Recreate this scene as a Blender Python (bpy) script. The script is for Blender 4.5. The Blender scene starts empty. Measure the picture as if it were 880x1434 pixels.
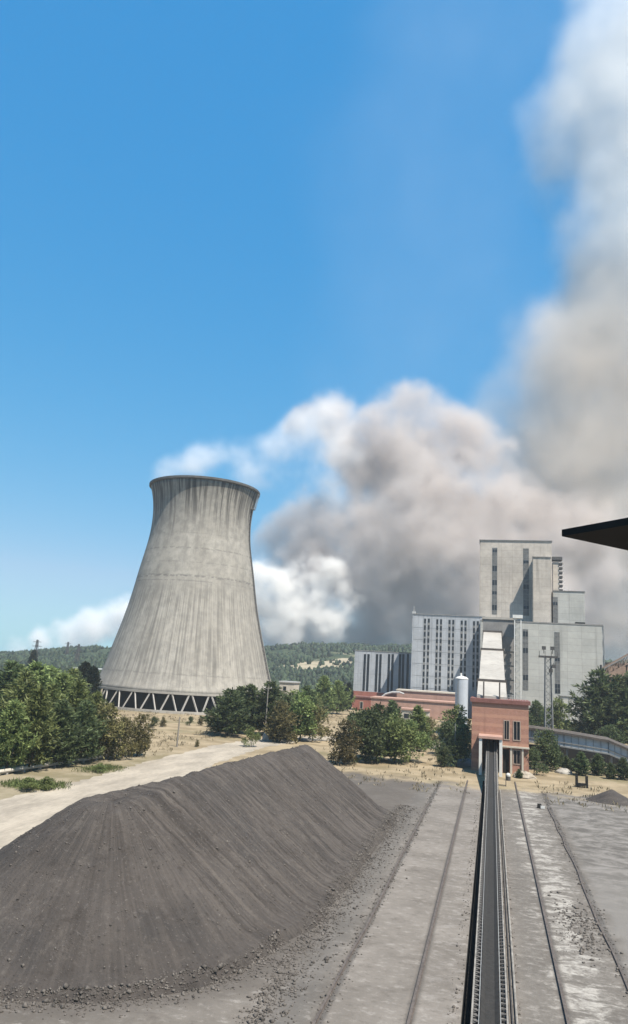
import bpy, math, random
import numpy as np
from mathutils import Vector
R = math.radians
scene = bpy.context.scene
col = scene.collection

# ------------------------------------------------------------------ survey helper
# camera calibration: turns a direction seen in the photograph into a world point at a chosen distance
FOC, ROLL, PITCH, YAW, EYE = 1010.0, R(3.5), R(12.2), R(14.3), 18.0
_cr, _sr = math.cos(ROLL), math.sin(ROLL)
def ray(px, py):
    x = (px-440)/FOC; y = (717-py)/FOC
    u = x*_cr-y*_sr; v = x*_sr+y*_cr
    f = math.cos(PITCH)-v*math.sin(PITCH); z = math.sin(PITCH)+v*math.cos(PITCH)
    return (u*math.cos(YAW)-f*math.sin(YAW), u*math.sin(YAW)+f*math.cos(YAW), z)
def gnd(px, py, z=0.0):
    d = ray(px, py); t = (z-EYE)/d[2]
    return Vector((d[0]*t, d[1]*t, z))
def at(px, py, Y):
    d = ray(px, py); t = Y/d[1]
    return Vector((d[0]*t, Y, EYE+d[2]*t))

# ------------------------------------------------------------------ object helpers
def tag(o, label=None, cat=None, group=None, kind=None):
    if label: o['label'] = label
    if cat: o['category'] = cat
    if group: o['group'] = group
    if kind: o['kind'] = kind
    return o
def thing(name, label, cat, loc=(0, 0, 0), group=None, rz=0.0, sc=1.0):
    o = bpy.data.objects.new(name, None); col.objects.link(o)
    o.empty_display_size = 0.5
    o.location = loc; o.rotation_euler = (0, 0, rz)
    o.scale = (sc, sc, sc) if not isinstance(sc, (tuple, list)) else sc
    return tag(o, label, cat, group)
def copy_tree(o, loc, rz, sc, label, group, cat=None):
    c = o.copy(); col.objects.link(c)
    c.location = loc; c.rotation_euler = (0, 0, rz)
    c.scale = (sc, sc, sc) if not isinstance(sc, (tuple, list)) else sc
    c['label'] = label
    if group: c['group'] = group
    elif 'group' in c.keys(): del c['group']
    for ch in list(o.children):
        d = ch.copy(); col.objects.link(d); d.parent = c
        for g in list(ch.children):
            e = g.copy(); col.objects.link(e); e.parent = d
    return c

class MB:
    def __init__(s): s.v = []; s.f = []; s.mi = []; s.cur = 0
    def add(s, vs, fs):
        b = len(s.v); s.v.extend([tuple(p) for p in vs])
        for f in fs: s.f.append(tuple(b+i for i in f)); s.mi.append(s.cur)
        return s
    def hexa(s, p):      # 8 corners: bottom 4 ccw, top 4 ccw
        return s.add(p, [(3, 2, 1, 0), (4, 5, 6, 7), (0, 1, 5, 4), (1, 2, 6, 5), (2, 3, 7, 6), (3, 0, 4, 7)])
    def box(s, x0, x1, y0, y1, z0, z1):
        return s.hexa([(x0, y0, z0), (x1, y0, z0), (x1, y1, z0), (x0, y1, z0), (x0, y0, z1), (x1, y0, z1), (x1, y1, z1), (x0, y1, z1)])
    def tube(s, a, b, r0, r1=None, n=8, cap=True):
        a = Vector(a); b = Vector(b); r1 = r0 if r1 is None else r1
        d = (b-a).normalized(); u = d.orthogonal().normalized(); w = d.cross(u)
        vs = []
        for p, r in ((a, r0), (b, r1)):
            for k in range(n):
                t = 2*math.pi*k/n; vs.append(p+u*(r*math.cos(t))+w*(r*math.sin(t)))
        fs = [(k, (k+1) % n, n+(k+1) % n, n+k) for k in range(n)]
        if cap: fs += [tuple(range(n-1, -1, -1)), tuple(range(n, 2*n))]
        return s.add(vs, fs)
    def bar(s, a, b, w, h=None):   # square section bar between two points
        a = Vector(a); b = Vector(b); h = w if h is None else h
        d = (b-a).normalized()
        u = d.cross(Vector((0, 0, 1)))
        u = u.normalized() if u.length > 1e-4 else Vector((1, 0, 0))
        t = u.cross(d).normalized()
        vs = [p+u*(i*w/2)+t*(j*h/2) for p in (a, b) for i, j in ((-1, -1), (1, -1), (1, 1), (-1, 1))]
        return s.add(vs, [(3, 2, 1, 0), (4, 5, 6, 7), (0, 1, 5, 4), (1, 2, 6, 5), (2, 3, 7, 6), (3, 0, 4, 7)])
    def lathe(s, prof, c=(0, 0, 0), n=48, closed=False):
        vs = []
        for r, z in prof:
            for k in range(n):
                t = 2*math.pi*k/n; vs.append((c[0]+r*math.cos(t), c[1]+r*math.sin(t), c[2]+z))
        fs = []
        m = len(prof)
        for i in range(m if closed else m-1):
            j = (i+1) % m
            for k in range(n):
                fs.append((i*n+k, i*n+(k+1) % n, j*n+(k+1) % n, j*n+k))
        return s.add(vs, fs)
    def prism(s, poly, z0, z1):
        n = len(poly)
        vs = [(x, y, z0) for x, y in poly]+[(x, y, z1) for x, y in poly]
        return s.add(vs, [tuple(range(n-1, -1, -1)), tuple(range(n, 2*n))]+[(k, (k+1) % n, n+(k+1) % n, n+k) for k in range(n)])
    def build(s, name, mat, parent=None, org=None, smooth=False, label=None):
        me = bpy.data.meshes.new(name)
        o3 = Vector(org) if org is not None else (Vector(parent.location) if parent is not None and parent.parent is None else Vector((0, 0, 0)))
        if parent is not None and parent.parent is not None and org is None: o3 = Vector(parent.parent.location)
        me.from_pydata([(x-o3.x, y-o3.y, z-o3.z) for x, y, z in s.v], [], s.f)
        for m in (mat if isinstance(mat, (list, tuple)) else [mat]): me.materials.append(m)
        if isinstance(mat, (list, tuple)):
            me.polygons.foreach_set('material_index', s.mi)
        if smooth: me.polygons.foreach_set('use_smooth', [True]*len(s.f))
        me.update()
        o = bpy.data.objects.new(name, me); col.objects.link(o)
        if parent is not None: o.parent = parent
        elif org is not None: o.location = o3
        if label: o['label'] = label
        return o
def np_mesh(name, V, Fq, mat, parent=None, smooth=False):
    V = np.asarray(V, dtype=np.float32); Fq = np.asarray(Fq, dtype=np.int32)
    k = Fq.shape[1]
    me = bpy.data.meshes.new(name)
    me.vertices.add(len(V)); me.vertices.foreach_set('co', V.ravel())
    me.loops.add(Fq.size); me.loops.foreach_set('vertex_index', Fq.ravel())
    me.polygons.add(len(Fq))
    me.polygons.foreach_set('loop_start', np.arange(0, Fq.size, k, dtype=np.int32))
    if smooth: me.polygons.foreach_set('use_smooth', np.ones(len(Fq), dtype=bool))
    me.materials.append(mat)
    me.update(calc_edges=True); me.validate()
    o = bpy.data.objects.new(name, me); col.objects.link(o)
    if parent is not None: o.parent = parent
    return o

# ------------------------------------------------------------------ numpy value noise
def _h(ix, iy, seed):
    n = (ix*374761393+iy*668265263+seed*974634777) & 0xffffffff
    n = ((n ^ (n >> 13))*1274126177) & 0xffffffff
    return ((n ^ (n >> 16)) & 0xffff)/65535.0
def vnoise(x, y, seed=0):
    x = np.asarray(x, dtype=np.float64); y = np.asarray(y, dtype=np.float64)
    ix = np.floor(x).astype(np.int64); iy = np.floor(y).astype(np.int64)
    fx = x-ix; fy = y-iy
    fx = fx*fx*(3-2*fx); fy = fy*fy*(3-2*fy)
    a = _h(ix, iy, seed); b = _h(ix+1, iy, seed); c = _h(ix, iy+1, seed); d = _h(ix+1, iy+1, seed)
    return (a*(1-fx)+b*fx)*(1-fy)+(c*(1-fx)+d*fx)*fy
def fbm(x, y, seed=0, oct=4, gain=0.5):
    s = 0.0; a = 1.0; t = 0.0
    for k in range(oct):
        s = s+a*vnoise(x*2**k, y*2**k, seed+k*17); t += a; a *= gain
    return s/t

# ------------------------------------------------------------------ materials
class NT:
    def __init__(s, nt): s.t = nt
    def n(s, kind, **kw):
        nd = s.t.nodes.new(kind)
        ins = kw.pop('ins', {})
        for k, v in kw.items(): setattr(nd, k, v)
        for k, v in ins.items(): s.set(nd.inputs[k], v)
        return nd
    def set(s, sock, v):
        if isinstance(v, bpy.types.NodeSocket): s.t.links.new(v, sock)
        elif isinstance(v, bpy.types.Node): s.t.links.new(v.outputs[0], sock)
        else: sock.default_value = v
    def math(s, op, a, b=0.0, c=None, clamp=False):
        nd = s.n('ShaderNodeMath', operation=op, use_clamp=clamp)
        s.set(nd.inputs[0], a); s.set(nd.inputs[1], b)
        if c is not None: s.set(nd.inputs[2], c)
        return nd.outputs[0]
    def vmath(s, op, a, b=None):
        nd = s.n('ShaderNodeVectorMath', operation=op)
        s.set(nd.inputs[0], a)
        if b is not None: s.set(nd.inputs[1], b)
        return nd.outputs[0]
    def noise(s, vec, scale, detail=4.0, rough=0.55, dist=0.0):
        nd = s.n('ShaderNodeTexNoise', ins={'Scale': scale, 'Detail': detail, 'Roughness': rough, 'Distortion': dist})
        s.set(nd.inputs['Vector'], vec)
        return nd.outputs[0]
    def ramp(s, fac, lo, hi, a=0.0, b=1.0):
        nd = s.n('ShaderNodeMapRange', interpolation_type='SMOOTHSTEP')
        s.set(nd.inputs[0], fac); s.set(nd.inputs[1], lo); s.set(nd.inputs[2], hi); s.set(nd.inputs[3], a); s.set(nd.inputs[4], b)
        return nd.outputs[0]
    def mix(s, fac, a, b, mode='MIX', gain=0.67):
        nd = s.n('ShaderNodeMix', data_type='RGBA', blend_type=mode)
        s.set(nd.inputs[0], fac)
        for i, v in ((6, a), (7, b)): s.set(nd.inputs[i], (*(x*gain for x in v), 1.0) if isinstance(v, tuple) and len(v) == 3 else v)
        return nd.outputs[2]
def newmat(name):
    m = bpy.data.materials.new(name); m.use_nodes = True
    t = NT(m.node_tree); m.node_tree.nodes.clear()
    out = t.n('ShaderNodeOutputMaterial'); b = t.n('ShaderNodeBsdfPrincipled')
    t.set(out.inputs['Surface'], b.outputs[0])
    b.inputs['Specular IOR Level'].default_value = 0.25
    return m, t, b
def simple(name, c, rough=0.75, var=0.25, scale=1.5, bump=0.0, stretch=(1, 1, 1), metal=0.0, coord='Object', streak=None, joints=None):
    """base colour broken up by two sizes of noise, optional vertical dirt streaks"""
    m, t, b = newmat(name)
    tc = t.n('ShaderNodeTexCoord').outputs[coord]
    if coord == 'Object' and stretch == (1, 1, 1): v = tc
    else: v = t.vmath('MULTIPLY', tc, stretch)
    n1 = t.noise(v, scale, 5.0, 0.6); n2 = t.noise(v, scale*7.3, 3.0, 0.6)
    f = t.math('ADD', t.math('MULTIPLY', n1, 0.65), t.math('MULTIPLY', n2, 0.35))
    f = t.ramp(f, 0.3, 0.7)
    lo = tuple(x*(1-var) for x in c); hi = tuple(min(0.9, x*(1+var)) for x in c)
    cc = t.mix(f, lo, hi)
    if streak:
        vs = t.vmath('MULTIPLY', tc, (streak[0], streak[0], streak[0]*0.05))
        sn = t.ramp(t.noise(vs, 1.0, 5.0, 0.65), 0.5, 0.75)
        cc = t.mix(t.math('MULTIPLY', sn, streak[1]), cc, tuple(x*0.45 for x in c))
    if joints:
        sx = t.n('ShaderNodeSeparateXYZ'); t.set(sx.inputs[0], tc); cv_ = t.n('ShaderNodeCombineXYZ')
        t.set(cv_.inputs[0], t.math('ADD', sx.outputs[0], sx.outputs[1])); t.set(cv_.inputs[1], sx.outputs[2])
        bt = t.n('ShaderNodeTexBrick', offset=0.0, ins={'Color1': (1, 1, 1, 1), 'Color2': (.90, .90, .90, 1), 'Mortar': (.62, .61, .60, 1), 'Scale': 1.0, 'Mortar Size': joints[2], 'Brick Width': joints[0], 'Row Height': joints[1], 'Bias': 0.0})
        t.set(bt.inputs['Vector'], cv_)
        cc = t.mix(1.0, cc, bt.outputs[0], 'MULTIPLY')
        pt = t.ramp(t.noise(tc, .06, 5, .65), .5, .72); cc = t.mix(t.math('MULTIPLY', pt, .35), cc, tuple(x*.62 for x in c))
    t.set(b.inputs['Base Color'], cc)
    b.inputs['Roughness'].default_value = rough; b.inputs['Metallic'].default_value = metal
    if bump:
        bn = t.n('ShaderNodeBump', ins={'Strength': bump, 'Distance': 0.1, 'Height': f})
        t.set(b.inputs['Normal'], bn.outputs[0])
    return m
# ------------------------------------------------------------------ camera, sun, sky
cam = bpy.data.cameras.new('camera'); camo = bpy.data.objects.new('camera', cam); col.objects.link(camo)
cam.sensor_fit = 'VERTICAL'; cam.angle_y = 2*math.atan(717/FOC)
cam.clip_start = 0.05; cam.clip_end = 30000
def _unroll():
    from mathutils import Matrix
    f = Vector(ray(440, 717)).normalized(); r = (Vector(ray(540, 717))-Vector(ray(440, 717))).normalized()
    u = r.cross(f).normalized()
    return Matrix(((r.x, u.x, -f.x), (r.y, u.y, -f.y), (r.z, u.z, -f.z)))
camo.matrix_world = _unroll().to_4x4()
camo.location = (0, 0, EYE)
scene.camera = camo

SUN_EL, SUN_AZ = R(60), R(130)          # azimuth clockwise from +Y
sl = bpy.data.lights.new('sun', 'SUN'); so = bpy.data.objects.new('sun', sl); col.objects.link(so)
sl.energy = 5.0; sl.angle = R(0.5); sl.color = (1.0, 0.93, 0.82)
sdir = Vector((math.sin(SUN_AZ)*math.cos(SUN_EL), math.cos(SUN_AZ)*math.cos(SUN_EL), math.sin(SUN_EL)))
so.rotation_euler = sdir.to_track_quat('Z', 'Y').to_euler(); so.location = sdir*400

w = bpy.data.worlds.new('World'); scene.world = w; w.use_nodes = True
wt = NT(w.node_tree); w.node_tree.nodes.clear()
sky = wt.n('ShaderNodeTexSky'); sky.sky_type = 'NISHITA'; sky.sun_disc = False
sky.sun_elevation = SUN_EL; sky.sun_rotation = SUN_AZ; sky.altitude = 100
sky.air_density = 1.0; sky.dust_density = 0.3; sky.ozone_density = 1.5
hsv = wt.n('ShaderNodeHueSaturation', ins={'Saturation': 1.18, 'Value': 1.0, 'Hue': 0.5})
wt.set(hsv.inputs['Color'], wt.mix(1.0, sky.outputs[0], (0.74, 1.0, 1.10), 'MULTIPLY', 1.0))
# phone-camera rendition of the clear sky: flatter from zenith to horizon than the bare model
sp_sky = wt.n('ShaderNodeSeparateColor'); wt.set(sp_sky.inputs[0], hsv.outputs[0])
cb_sky = wt.n('ShaderNodeCombineColor')
for i_, (k_, g_) in enumerate(((1.085, .857), (1.66, .451), (3.077, .231))):
    wt.set(cb_sky.inputs[i_], wt.math('MULTIPLY', wt.math('POWER', sp_sky.outputs[i_], g_), k_))
wt.set(cb_sky.inputs[0], wt.math('MINIMUM', cb_sky.inputs[0].links[0].from_socket, wt.math('MULTIPLY', cb_sky.inputs[1].links[0].from_socket, .62)))
bg = wt.n('ShaderNodeBackground', ins={'Strength': 0.0865}); wt.set(bg.inputs[0], cb_sky.outputs[0])
wo = wt.n('ShaderNodeOutputWorld'); wt.set(wo.inputs['Surface'], bg.outputs[0])

scene.view_settings.view_transform = 'Standard'; scene.view_settings.look = 'None'
scene.view_settings.exposure = 1.0; scene.view_settings.gamma = 1.0
scene.render.engine = 'CYCLES'
cy = scene.cycles
cy.use_denoising = True
try: cy.denoiser = 'OPENIMAGEDENOISE'
except Exception: pass
cy.max_bounces = 6; cy.diffuse_bounces = 3; cy.glossy_bounces = 2; cy.transmission_bounces = 2
cy.volume_bounces = 4; cy.transparent_max_bounces = 8
cy.volume_step_rate = 2.0; cy.volume_max_steps = 256
cy.sample_clamp_indirect = 6.0
# ------------------------------------------------------------------ shared materials
conc = simple('pale_concrete', (.44, .41, .37), var=.14, scale=.12, streak=(.55, .45), bump=.08)
conc_warm = simple('warm_concrete', (.58, .52, .455), var=.18, scale=.1, streak=(.4, .7), bump=.08, joints=(5.0, 3.6, .05))
conc_dk = simple('grey_concrete', (.27, .26, .25), var=.2, scale=.3, streak=(.6, .4))
panel = simple('light_metal_cladding', (.49, .515, .55), var=.14, scale=.15, streak=(.8, .5), rough=.55, joints=(2.2, 5.6, .05))
panel_w = simple('pale_wall_panels', (.52, .512, .475), var=.12, scale=.09, streak=(.35, .5), rough=.65, joints=(6.0, 2.9, .05))
dark_glass = simple('dark_window_glass', (.02, .026, .034), var=.4, scale=.4, rough=.3)
grey_louvre = simple('grey_louvre', (.16, .16, .155), var=.35, scale=.8, rough=.7)
steel_dk = simple('dark_weathered_steel', (.085, .08, .078), var=.35, scale=2.0, rough=.65)
steel_lt = simple('light_painted_steel', (.50, .50, .49), var=.15, scale=1.0, rough=.5)
steel_mid = simple('grey_galvanised_steel', (.27, .27, .265), var=.25, scale=1.5, rough=.5)
rail_st = simple('rusty_rail_steel', (.12, .10, .088), var=.35, scale=2.5, rough=.6)
rubber = simple('coal_covered_belt', (.036, .033, .030), var=.3, scale=3.0, rough=.8, bump=.3)
white_pt = simple('white_paint', (.74, .73, .70), var=.08, scale=.8, streak=(.8, .3))
red_pt = simple('red_brown_render', (.36, .14, .105), var=.2, scale=.4)
brick_pk = simple('pink_brick_render', (.47, .29, .23), var=.16, scale=.4, streak=(.6, .3))
roof_red = simple('dull_red_roof_edge', (.22, .10, .085), var=.25, scale=.6)
roof_dk = simple('dark_roof_sheet', (.10, .085, .075), var=.3, scale=.5)
cream = simple('cream_render', (.58, .53, .45), var=.12, scale=.4)
black_in = simple('dark_interior', (.02, .019, .018), var=.3, scale=.5, rough=.95)
brown_cl = simple('brown_cladding', (.30, .21, .16), var=.25, scale=.25, streak=(.6, .4))
blue_gal = simple('blue_grey_gallery_sheet', (.56, .59, .63), var=.16, scale=.35, streak=(.7, .3), rough=.5)
wood = simple('weathered_pole', (.27, .245, .215), var=.25, scale=1.5)
bark = simple('bark', (.12, .09, .065), var=.4, scale=4.0, rough=.9)
rock_m = simple('pale_rock', (.40, .375, .335), var=.25, scale=1.2, bump=.4)
tank_m = simple('blue_white_tank_paint', (.52, .56, .62), var=.08, scale=.3, rough=.4, streak=(.5, .3))

def brick_band():
    m, t, b = newmat('banded_brick')
    tc = t.n('ShaderNodeTexCoord').outputs['Object']
    sx = t.n('ShaderNodeSeparateXYZ'); t.set(sx.inputs[0], tc)
    # brick courses: x+y along the wall, z up
    cv = t.n('ShaderNodeCombineXYZ'); t.set(cv.inputs[0], t.math('ADD', sx.outputs[0], sx.outputs[1])); t.set(cv.inputs[1], sx.outputs[2])
    br = t.n('ShaderNodeTexBrick', ins={'Color1': (.245, .12, .085, 1), 'Color2': (.295, .15, .11, 1), 'Mortar': (.29, .22, .175, 1), 'Scale': 1.6, 'Mortar Size': .012})
    t.set(br.inputs['Vector'], cv)
    zz = t.math('ADD', sx.outputs[2], t.math('MULTIPLY', t.noise(tc, .6, 3), .25))
    wv = t.math('SINE', t.math('MULTIPLY', zz, 3.6))
    band = t.ramp(wv, .1, .8)
    c = t.mix(t.math('MULTIPLY', band, .55), br.outputs[0], (.56, .315, .215))
    st = t.ramp(t.noise(t.vmath('MULTIPLY', tc, (.9, .9, .08)), 1.0, 4), .5, .75)
    c = t.mix(t.math('MULTIPLY', st, .3), c, (.2, .1, .08))
    t.set(b.inputs['Base Color'], c); b.inputs['Roughness'].default_value = .85
    return m
brick = brick_band()

def shell_mat():
    m, t, b = newmat('stained_tower_concrete')
    tc = t.n('ShaderNodeTexCoord').outputs['Object']
    sx = t.n('ShaderNodeSeparateXYZ'); t.set(sx.inputs[0], tc)
    rr = t.math('SQRT', t.math('ADD', t.math('MULTIPLY', sx.outputs[0], sx.outputs[0]), t.math('MULTIPLY', sx.outputs[1], sx.outputs[1])))
    nx = t.math('DIVIDE', sx.outputs[0], rr); ny = t.math('DIVIDE', sx.outputs[1], rr); z = sx.outputs[2]
    def vec(k, kz):
        c = t.n('ShaderNodeCombineXYZ'); t.set(c.inputs[0], t.math('MULTIPLY', nx, k)); t.set(c.inputs[1], t.math('MULTIPLY', ny, k)); t.set(c.inputs[2], t.math('MULTIPLY', z, kz)); return c.outputs[0]
    base = t.mix(t.ramp(t.noise(vec(3, .05), 1.0, 4), .3, .7), (.355, .33, .288), (.435, .408, .36))
    mott = t.noise(tc, .35, 6, .65)
    base = t.mix(t.ramp(mott, .35, .65, 0, .6), base, (.225, .21, .19))
    s1 = t.noise(vec(22, .045), 1.0, 5, .6); s2 = t.noise(vec(48, .03), 1.0, 4, .6); s3 = t.noise(vec(9, .02), 1.0, 4, .55)
    # dark runs from the rim, thinning downwards
    zn = t.math('ADD', z, t.math('MULTIPLY', t.math('SUBTRACT', s3, .5), 34.0))
    top = t.ramp(zn, 63.0, 86.0)
    m1 = t.math('MULTIPLY', t.ramp(s1, .40, .58), top)
    # long pale/dark runs on the lower half
    zl = t.math('ADD', z, t.math('MULTIPLY', t.math('SUBTRACT', s1, .5), 16.0))
    low = t.math('MULTIPLY', t.ramp(zl, 50.0, 40.0), t.ramp(z, 4.0, 16.0))
    m2 = t.math('MULTIPLY', t.ramp(s2, .46, .66), low)
    m3 = t.math('MULTIPLY', t.ramp(s1, .48, .7), low)
    pale = t.math('MULTIPLY', t.ramp(s2, .5, .36), low)
    c = t.mix(t.math('MULTIPLY', m1, .95), base, (.085, .078, .072))
    c = t.mix(t.math('MULTIPLY', m2, .55), c, (.135, .125, .112))
    c = t.mix(t.math('MULTIPLY', m3, .55), c, (.14, .13, .118))
    c = t.mix(t.math('MULTIPLY', pale, .35), c, (.47, .435, .385))
    bl = t.noise(vec(5, .06), 1.0, 6, .7)
    c = t.mix(t.ramp(bl, .54, .68, 0, .35), c, (.15, .14, .127))
    c = t.mix(t.math('MULTIPLY', t.ramp(t.noise(vec(70, .25), 1.0, 3, .6), .55, .7), .3), c, (.14, .13, .12))
    # lift joints with broken stains
    jb = t.ramp(t.noise(vec(14, 1.2), 1.0, 4, .6), .44, .56)
    for zc, wd, a in ((49.0, .9, .8), (47.2, .4, .5), (60.0, .6, .6), (54.5, .45, .45), (13.0, .6, .45), (66.0, .4, .3)):
        j = t.ramp(t.math('ABSOLUTE', t.math('SUBTRACT', z, zc)), wd, 0.0)
        c = t.mix(t.math('MULTIPLY', t.math('MULTIPLY', j, jb), a), c, (.15, .14, .13))
    t.set(b.inputs['Base Color'], c); b.inputs['Roughness'].default_value = .9
    bn = t.n('ShaderNodeBump', ins={'Strength': .15, 'Distance': .2, 'Height': mott}); t.set(b.inputs['Normal'], bn.outputs[0])
    return m
shell_m = shell_mat()

def coal_mat():
    m, t, b = newmat('dusty_coal')
    tc = t.n('ShaderNodeTexCoord').outputs['Object']
    big = t.noise(tc, .12, 4, .55)
    c = t.mix(t.ramp(big, .35, .65), (.077, .067, .061), (.104, .091, .083))
    # runs down the flank (across x) and fine grain
    fl = t.n('ShaderNodeAttribute', attribute_name='flow').outputs['Vector']
    sf = t.n('ShaderNodeSeparateXYZ'); t.set(sf.inputs[0], fl); kk = t.math('SUBTRACT', 1.0, t.math('MULTIPLY', sf.outputs[2], .62))
    st = t.noise(t.vmath('MULTIPLY', fl, (2.6, .16, 0)), 1.0, 4, .6); st2 = t.noise(t.vmath('MULTIPLY', fl, (.55, .07, 0)), 1.0, 4, .6)
    c = t.mix(t.math('MULTIPLY', t.ramp(st2, .5, .68, 0, .55), kk), c, (.135, .115, .10)); c = t.mix(t.math('MULTIPLY', t.ramp(st2, .48, .34, 0, .65), kk), c, (.048, .041, .037))
    c = t.mix(t.ramp(t.noise(t.vmath('MULTIPLY', tc, (.16, .16, .16)), 1.0, 3), .52, .64, 0, .5), c, (.055, .051, .05))
    c = t.mix(t.math('MULTIPLY', t.ramp(st, .46, .68, 0, .8), kk), c, (.145, .125, .11))
    c = t.mix(t.math('MULTIPLY', t.ramp(st, .5, .32, 0, .6), kk), c, (.045, .038, .033))
    gr = t.noise(tc, 3.6, 8, .78); g2 = t.noise(tc, .7, 5, .7)
    c = t.mix(t.ramp(g2, .55, .72, 0, .55), c, (.15, .132, .117)); c = t.mix(t.ramp(g2, .45, .3, 0, .6), c, (.05, .042, .037))
    c = t.mix(t.ramp(gr, .56, .68, 0, .75), c, (.20, .18, .162))
    c = t.mix(t.ramp(gr, .45, .32, 0, .75), c, (.032, .028, .026))
    t.set(b.inputs['Base Color'], c); b.inputs['Roughness'].default_value = .92
    b.inputs['Specular IOR Level'].default_value = .12
    bn = t.n('ShaderNodeBump', ins={'Strength': .8, 'Distance': .22, 'Height': gr}); t.set(b.inputs['Normal'], bn.outputs[0])
    return m
coal = coal_mat()
coal_lump = simple('coal_lumps', (.125, .11, .097), var=.6, scale=.9, rough=.9)

def ground_mat():
    m, t, b = newmat('ground')
    tc = t.n('ShaderNodeTexCoord').outputs['Object']
    sx = t.n('ShaderNodeSeparateXYZ'); t.set(sx.inputs[0], tc); X, Y = sx.outputs[0], sx.outputs[1]
    n_big = t.noise(tc, .035, 5, .6); n_mid = t.noise(tc, .16, 5, .6); n_fine = t.noise(tc, 2.6, 8, .72)
    # open country: dry grass, bare earth, far green-grey fields
    dry = t.mix(t.ramp(n_mid, .38, .62), (.26, .205, .13), (.38, .305, .205))
    dry = t.mix(t.ramp(n_big, .52, .66, 0, .6), dry, (.17, .155, .085))
    dry = t.mix(t.ramp(n_fine, .55, .75, 0, .5), dry, (.17, .145, .09))
    verge = t.math('MULTIPLY', t.ramp(t.math('ADD', X, t.math('MULTIPLY', n_mid, 8.0)), -50.0, -54.0), t.ramp(Y, 150.0, 125.0))
    dry = t.mix(t.math('MULTIPLY', verge, .7), dry, t.mix(t.ramp(n_mid, .4, .6), (.21, .185, .115), (.30, .26, .185)))
    far = t.mix(t.ramp(t.noise(tc, .012, 5, .6), .45, .58), (.10, .115, .06), (.33, .29, .19))
    country = t.mix(t.ramp(Y, 330.0, 520.0), dry, far)
    # coal yard: dust-grey earth with scraped pale patches
    wob = t.math('MULTIPLY', t.math('SUBTRACT', n_mid, .5), 26.0)
    yard = t.mix(t.ramp(n_mid, .35, .65), (.145, .128, .112), (.21, .187, .165))
    yard = t.mix(t.ramp(n_fine, .52, .72, 0, .35), yard, (.30, .285, .265))
    # pale scraped patches on the right apron, ragged, lying across the track
    pv = t.noise(t.vmath('MULTIPLY', tc, (.42, .62, 1)), 1.0, 9, .72, .6)
    xr = t.math('MULTIPLY', t.ramp(X, .9, 2.6), t.ramp(X, 9.5, 7.0))
    edge = t.ramp(t.math('ABSOLUTE', t.math('SUBTRACT', X, 5.2)), 3.6, .6, -.09, .03)
    yard = t.mix(t.math('MULTIPLY', xr, .55), yard, t.mix(t.ramp(n_fine, .4, .65), (.135, .122, .11), (.20, .185, .168)))
    pv3 = t.noise(t.vmath('MULTIPLY', tc, (1.6, 2.6, 1)), 1.0, 9, .75)
    pv_ = t.math('ADD', t.math('MULTIPLY', pv, .72), t.math('MULTIPLY', pv3, .28))
    pale = t.math('MULTIPLY', t.ramp(t.math('ADD', pv_, edge), .48, .60), xr)
    yard = t.mix(t.math('MULTIPLY', pale, .85), yard, t.mix(t.ramp(n_fine, .35, .65), (.36, .335, .30), (.50, .47, .43)))
    # thin pale wash left of the belt
    pv2 = t.noise(t.vmath('MULTIPLY', tc, (.7, 1.1, 1)), 1.0, 9, .74)
    xl = t.math('MULTIPLY', t.ramp(X, -4.4, -3.2), t.ramp(X, -1.0, -1.8))
    yard = t.mix(t.math('MULTIPLY', t.math('MULTIPLY', t.ramp(pv2, .50, .62), xl), .7), yard, (.40, .375, .355))
    scuff = t.noise(t.vmath('MULTIPLY', tc, (1.0, 1.5, 1)), 1.0, 9, .74)
    # warm slab between the outer and inner left rails
    xs = t.math('MULTIPLY', t.ramp(X, -8.9, -8.3), t.ramp(X, -1.2, -1.8))
    yard = t.mix(t.math('MULTIPLY', xs, .65), yard, t.mix(t.ramp(n_mid, .3, .7), (.20, .178, .158), (.265, .238, .213)))
    yard = t.mix(t.ramp(scuff, .52, .66, 0, .6), yard, (.37, .34, .31))
    yard = t.mix(t.ramp(scuff, .48, .32, 0, .65), yard, (.12, .105, .092))
    stn = t.noise(tc, .33, 9, .74)
    yard = t.mix(t.ramp(stn, .54, .68, 0, .6), yard, (.115, .10, .088))
    # coal spill around the foot of the heap and along the outer rails
    sp = t.math('ADD', t.math('ABSOLUTE', t.math('SUBTRACT', X, -10.5)), t.math('MULTIPLY', n_fine, 2.5))
    yard = t.mix(t.ramp(sp, 3.4, 1.4, 0, .55), yard, (.13, .122, .115))
    for xc in (-8.7, -4.15, 4.15, 8.4):
        ds = t.math('SUBTRACT', t.math('ABSOLUTE', t.math('SUBTRACT', X, xc)), t.math('MULTIPLY', n_fine, .35))
        yard = t.mix(t.ramp(ds, .22, -.05, 0, .7), yard, (.10, .094, .09))
    dn_ = t.math('SQRT', t.math('ADD', t.math('POWER', t.math('ABSOLUTE', t.math('ADD', X, 26.5)), 2.0), t.math('POWER', t.math('MAXIMUM', t.math('SUBTRACT', 51.0, Y), 0.0), 2.0)))
    yard = t.mix(t.ramp(t.math('SUBTRACT', dn_, t.math('MULTIPLY', n_fine, 2.0)), 15.5, 12.5, 0, .7), yard, (.105, .092, .082))
    # right coal field: darker, rippled by wheel tracks
    rr = t.ramp(t.math('ADD', X, t.math('MULTIPLY', wob, .12)), 8.2, 9.6)
    rip = t.noise(t.vmath('MULTIPLY', tc, (.38, .5, 1)), 1.0, 9, .72, .5)
    cf = t.mix(t.ramp(rip, .38, .64), (.12, .11, .10), (.26, .24, .222))
    cf = t.mix(t.ramp(Y, 95.0, 60.0), cf, (.215, .20, .185))
    yard = t.mix(rr, yard, cf)
    inY = t.ramp(t.math('ADD', Y, wob), 138.0, 128.0)
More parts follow.
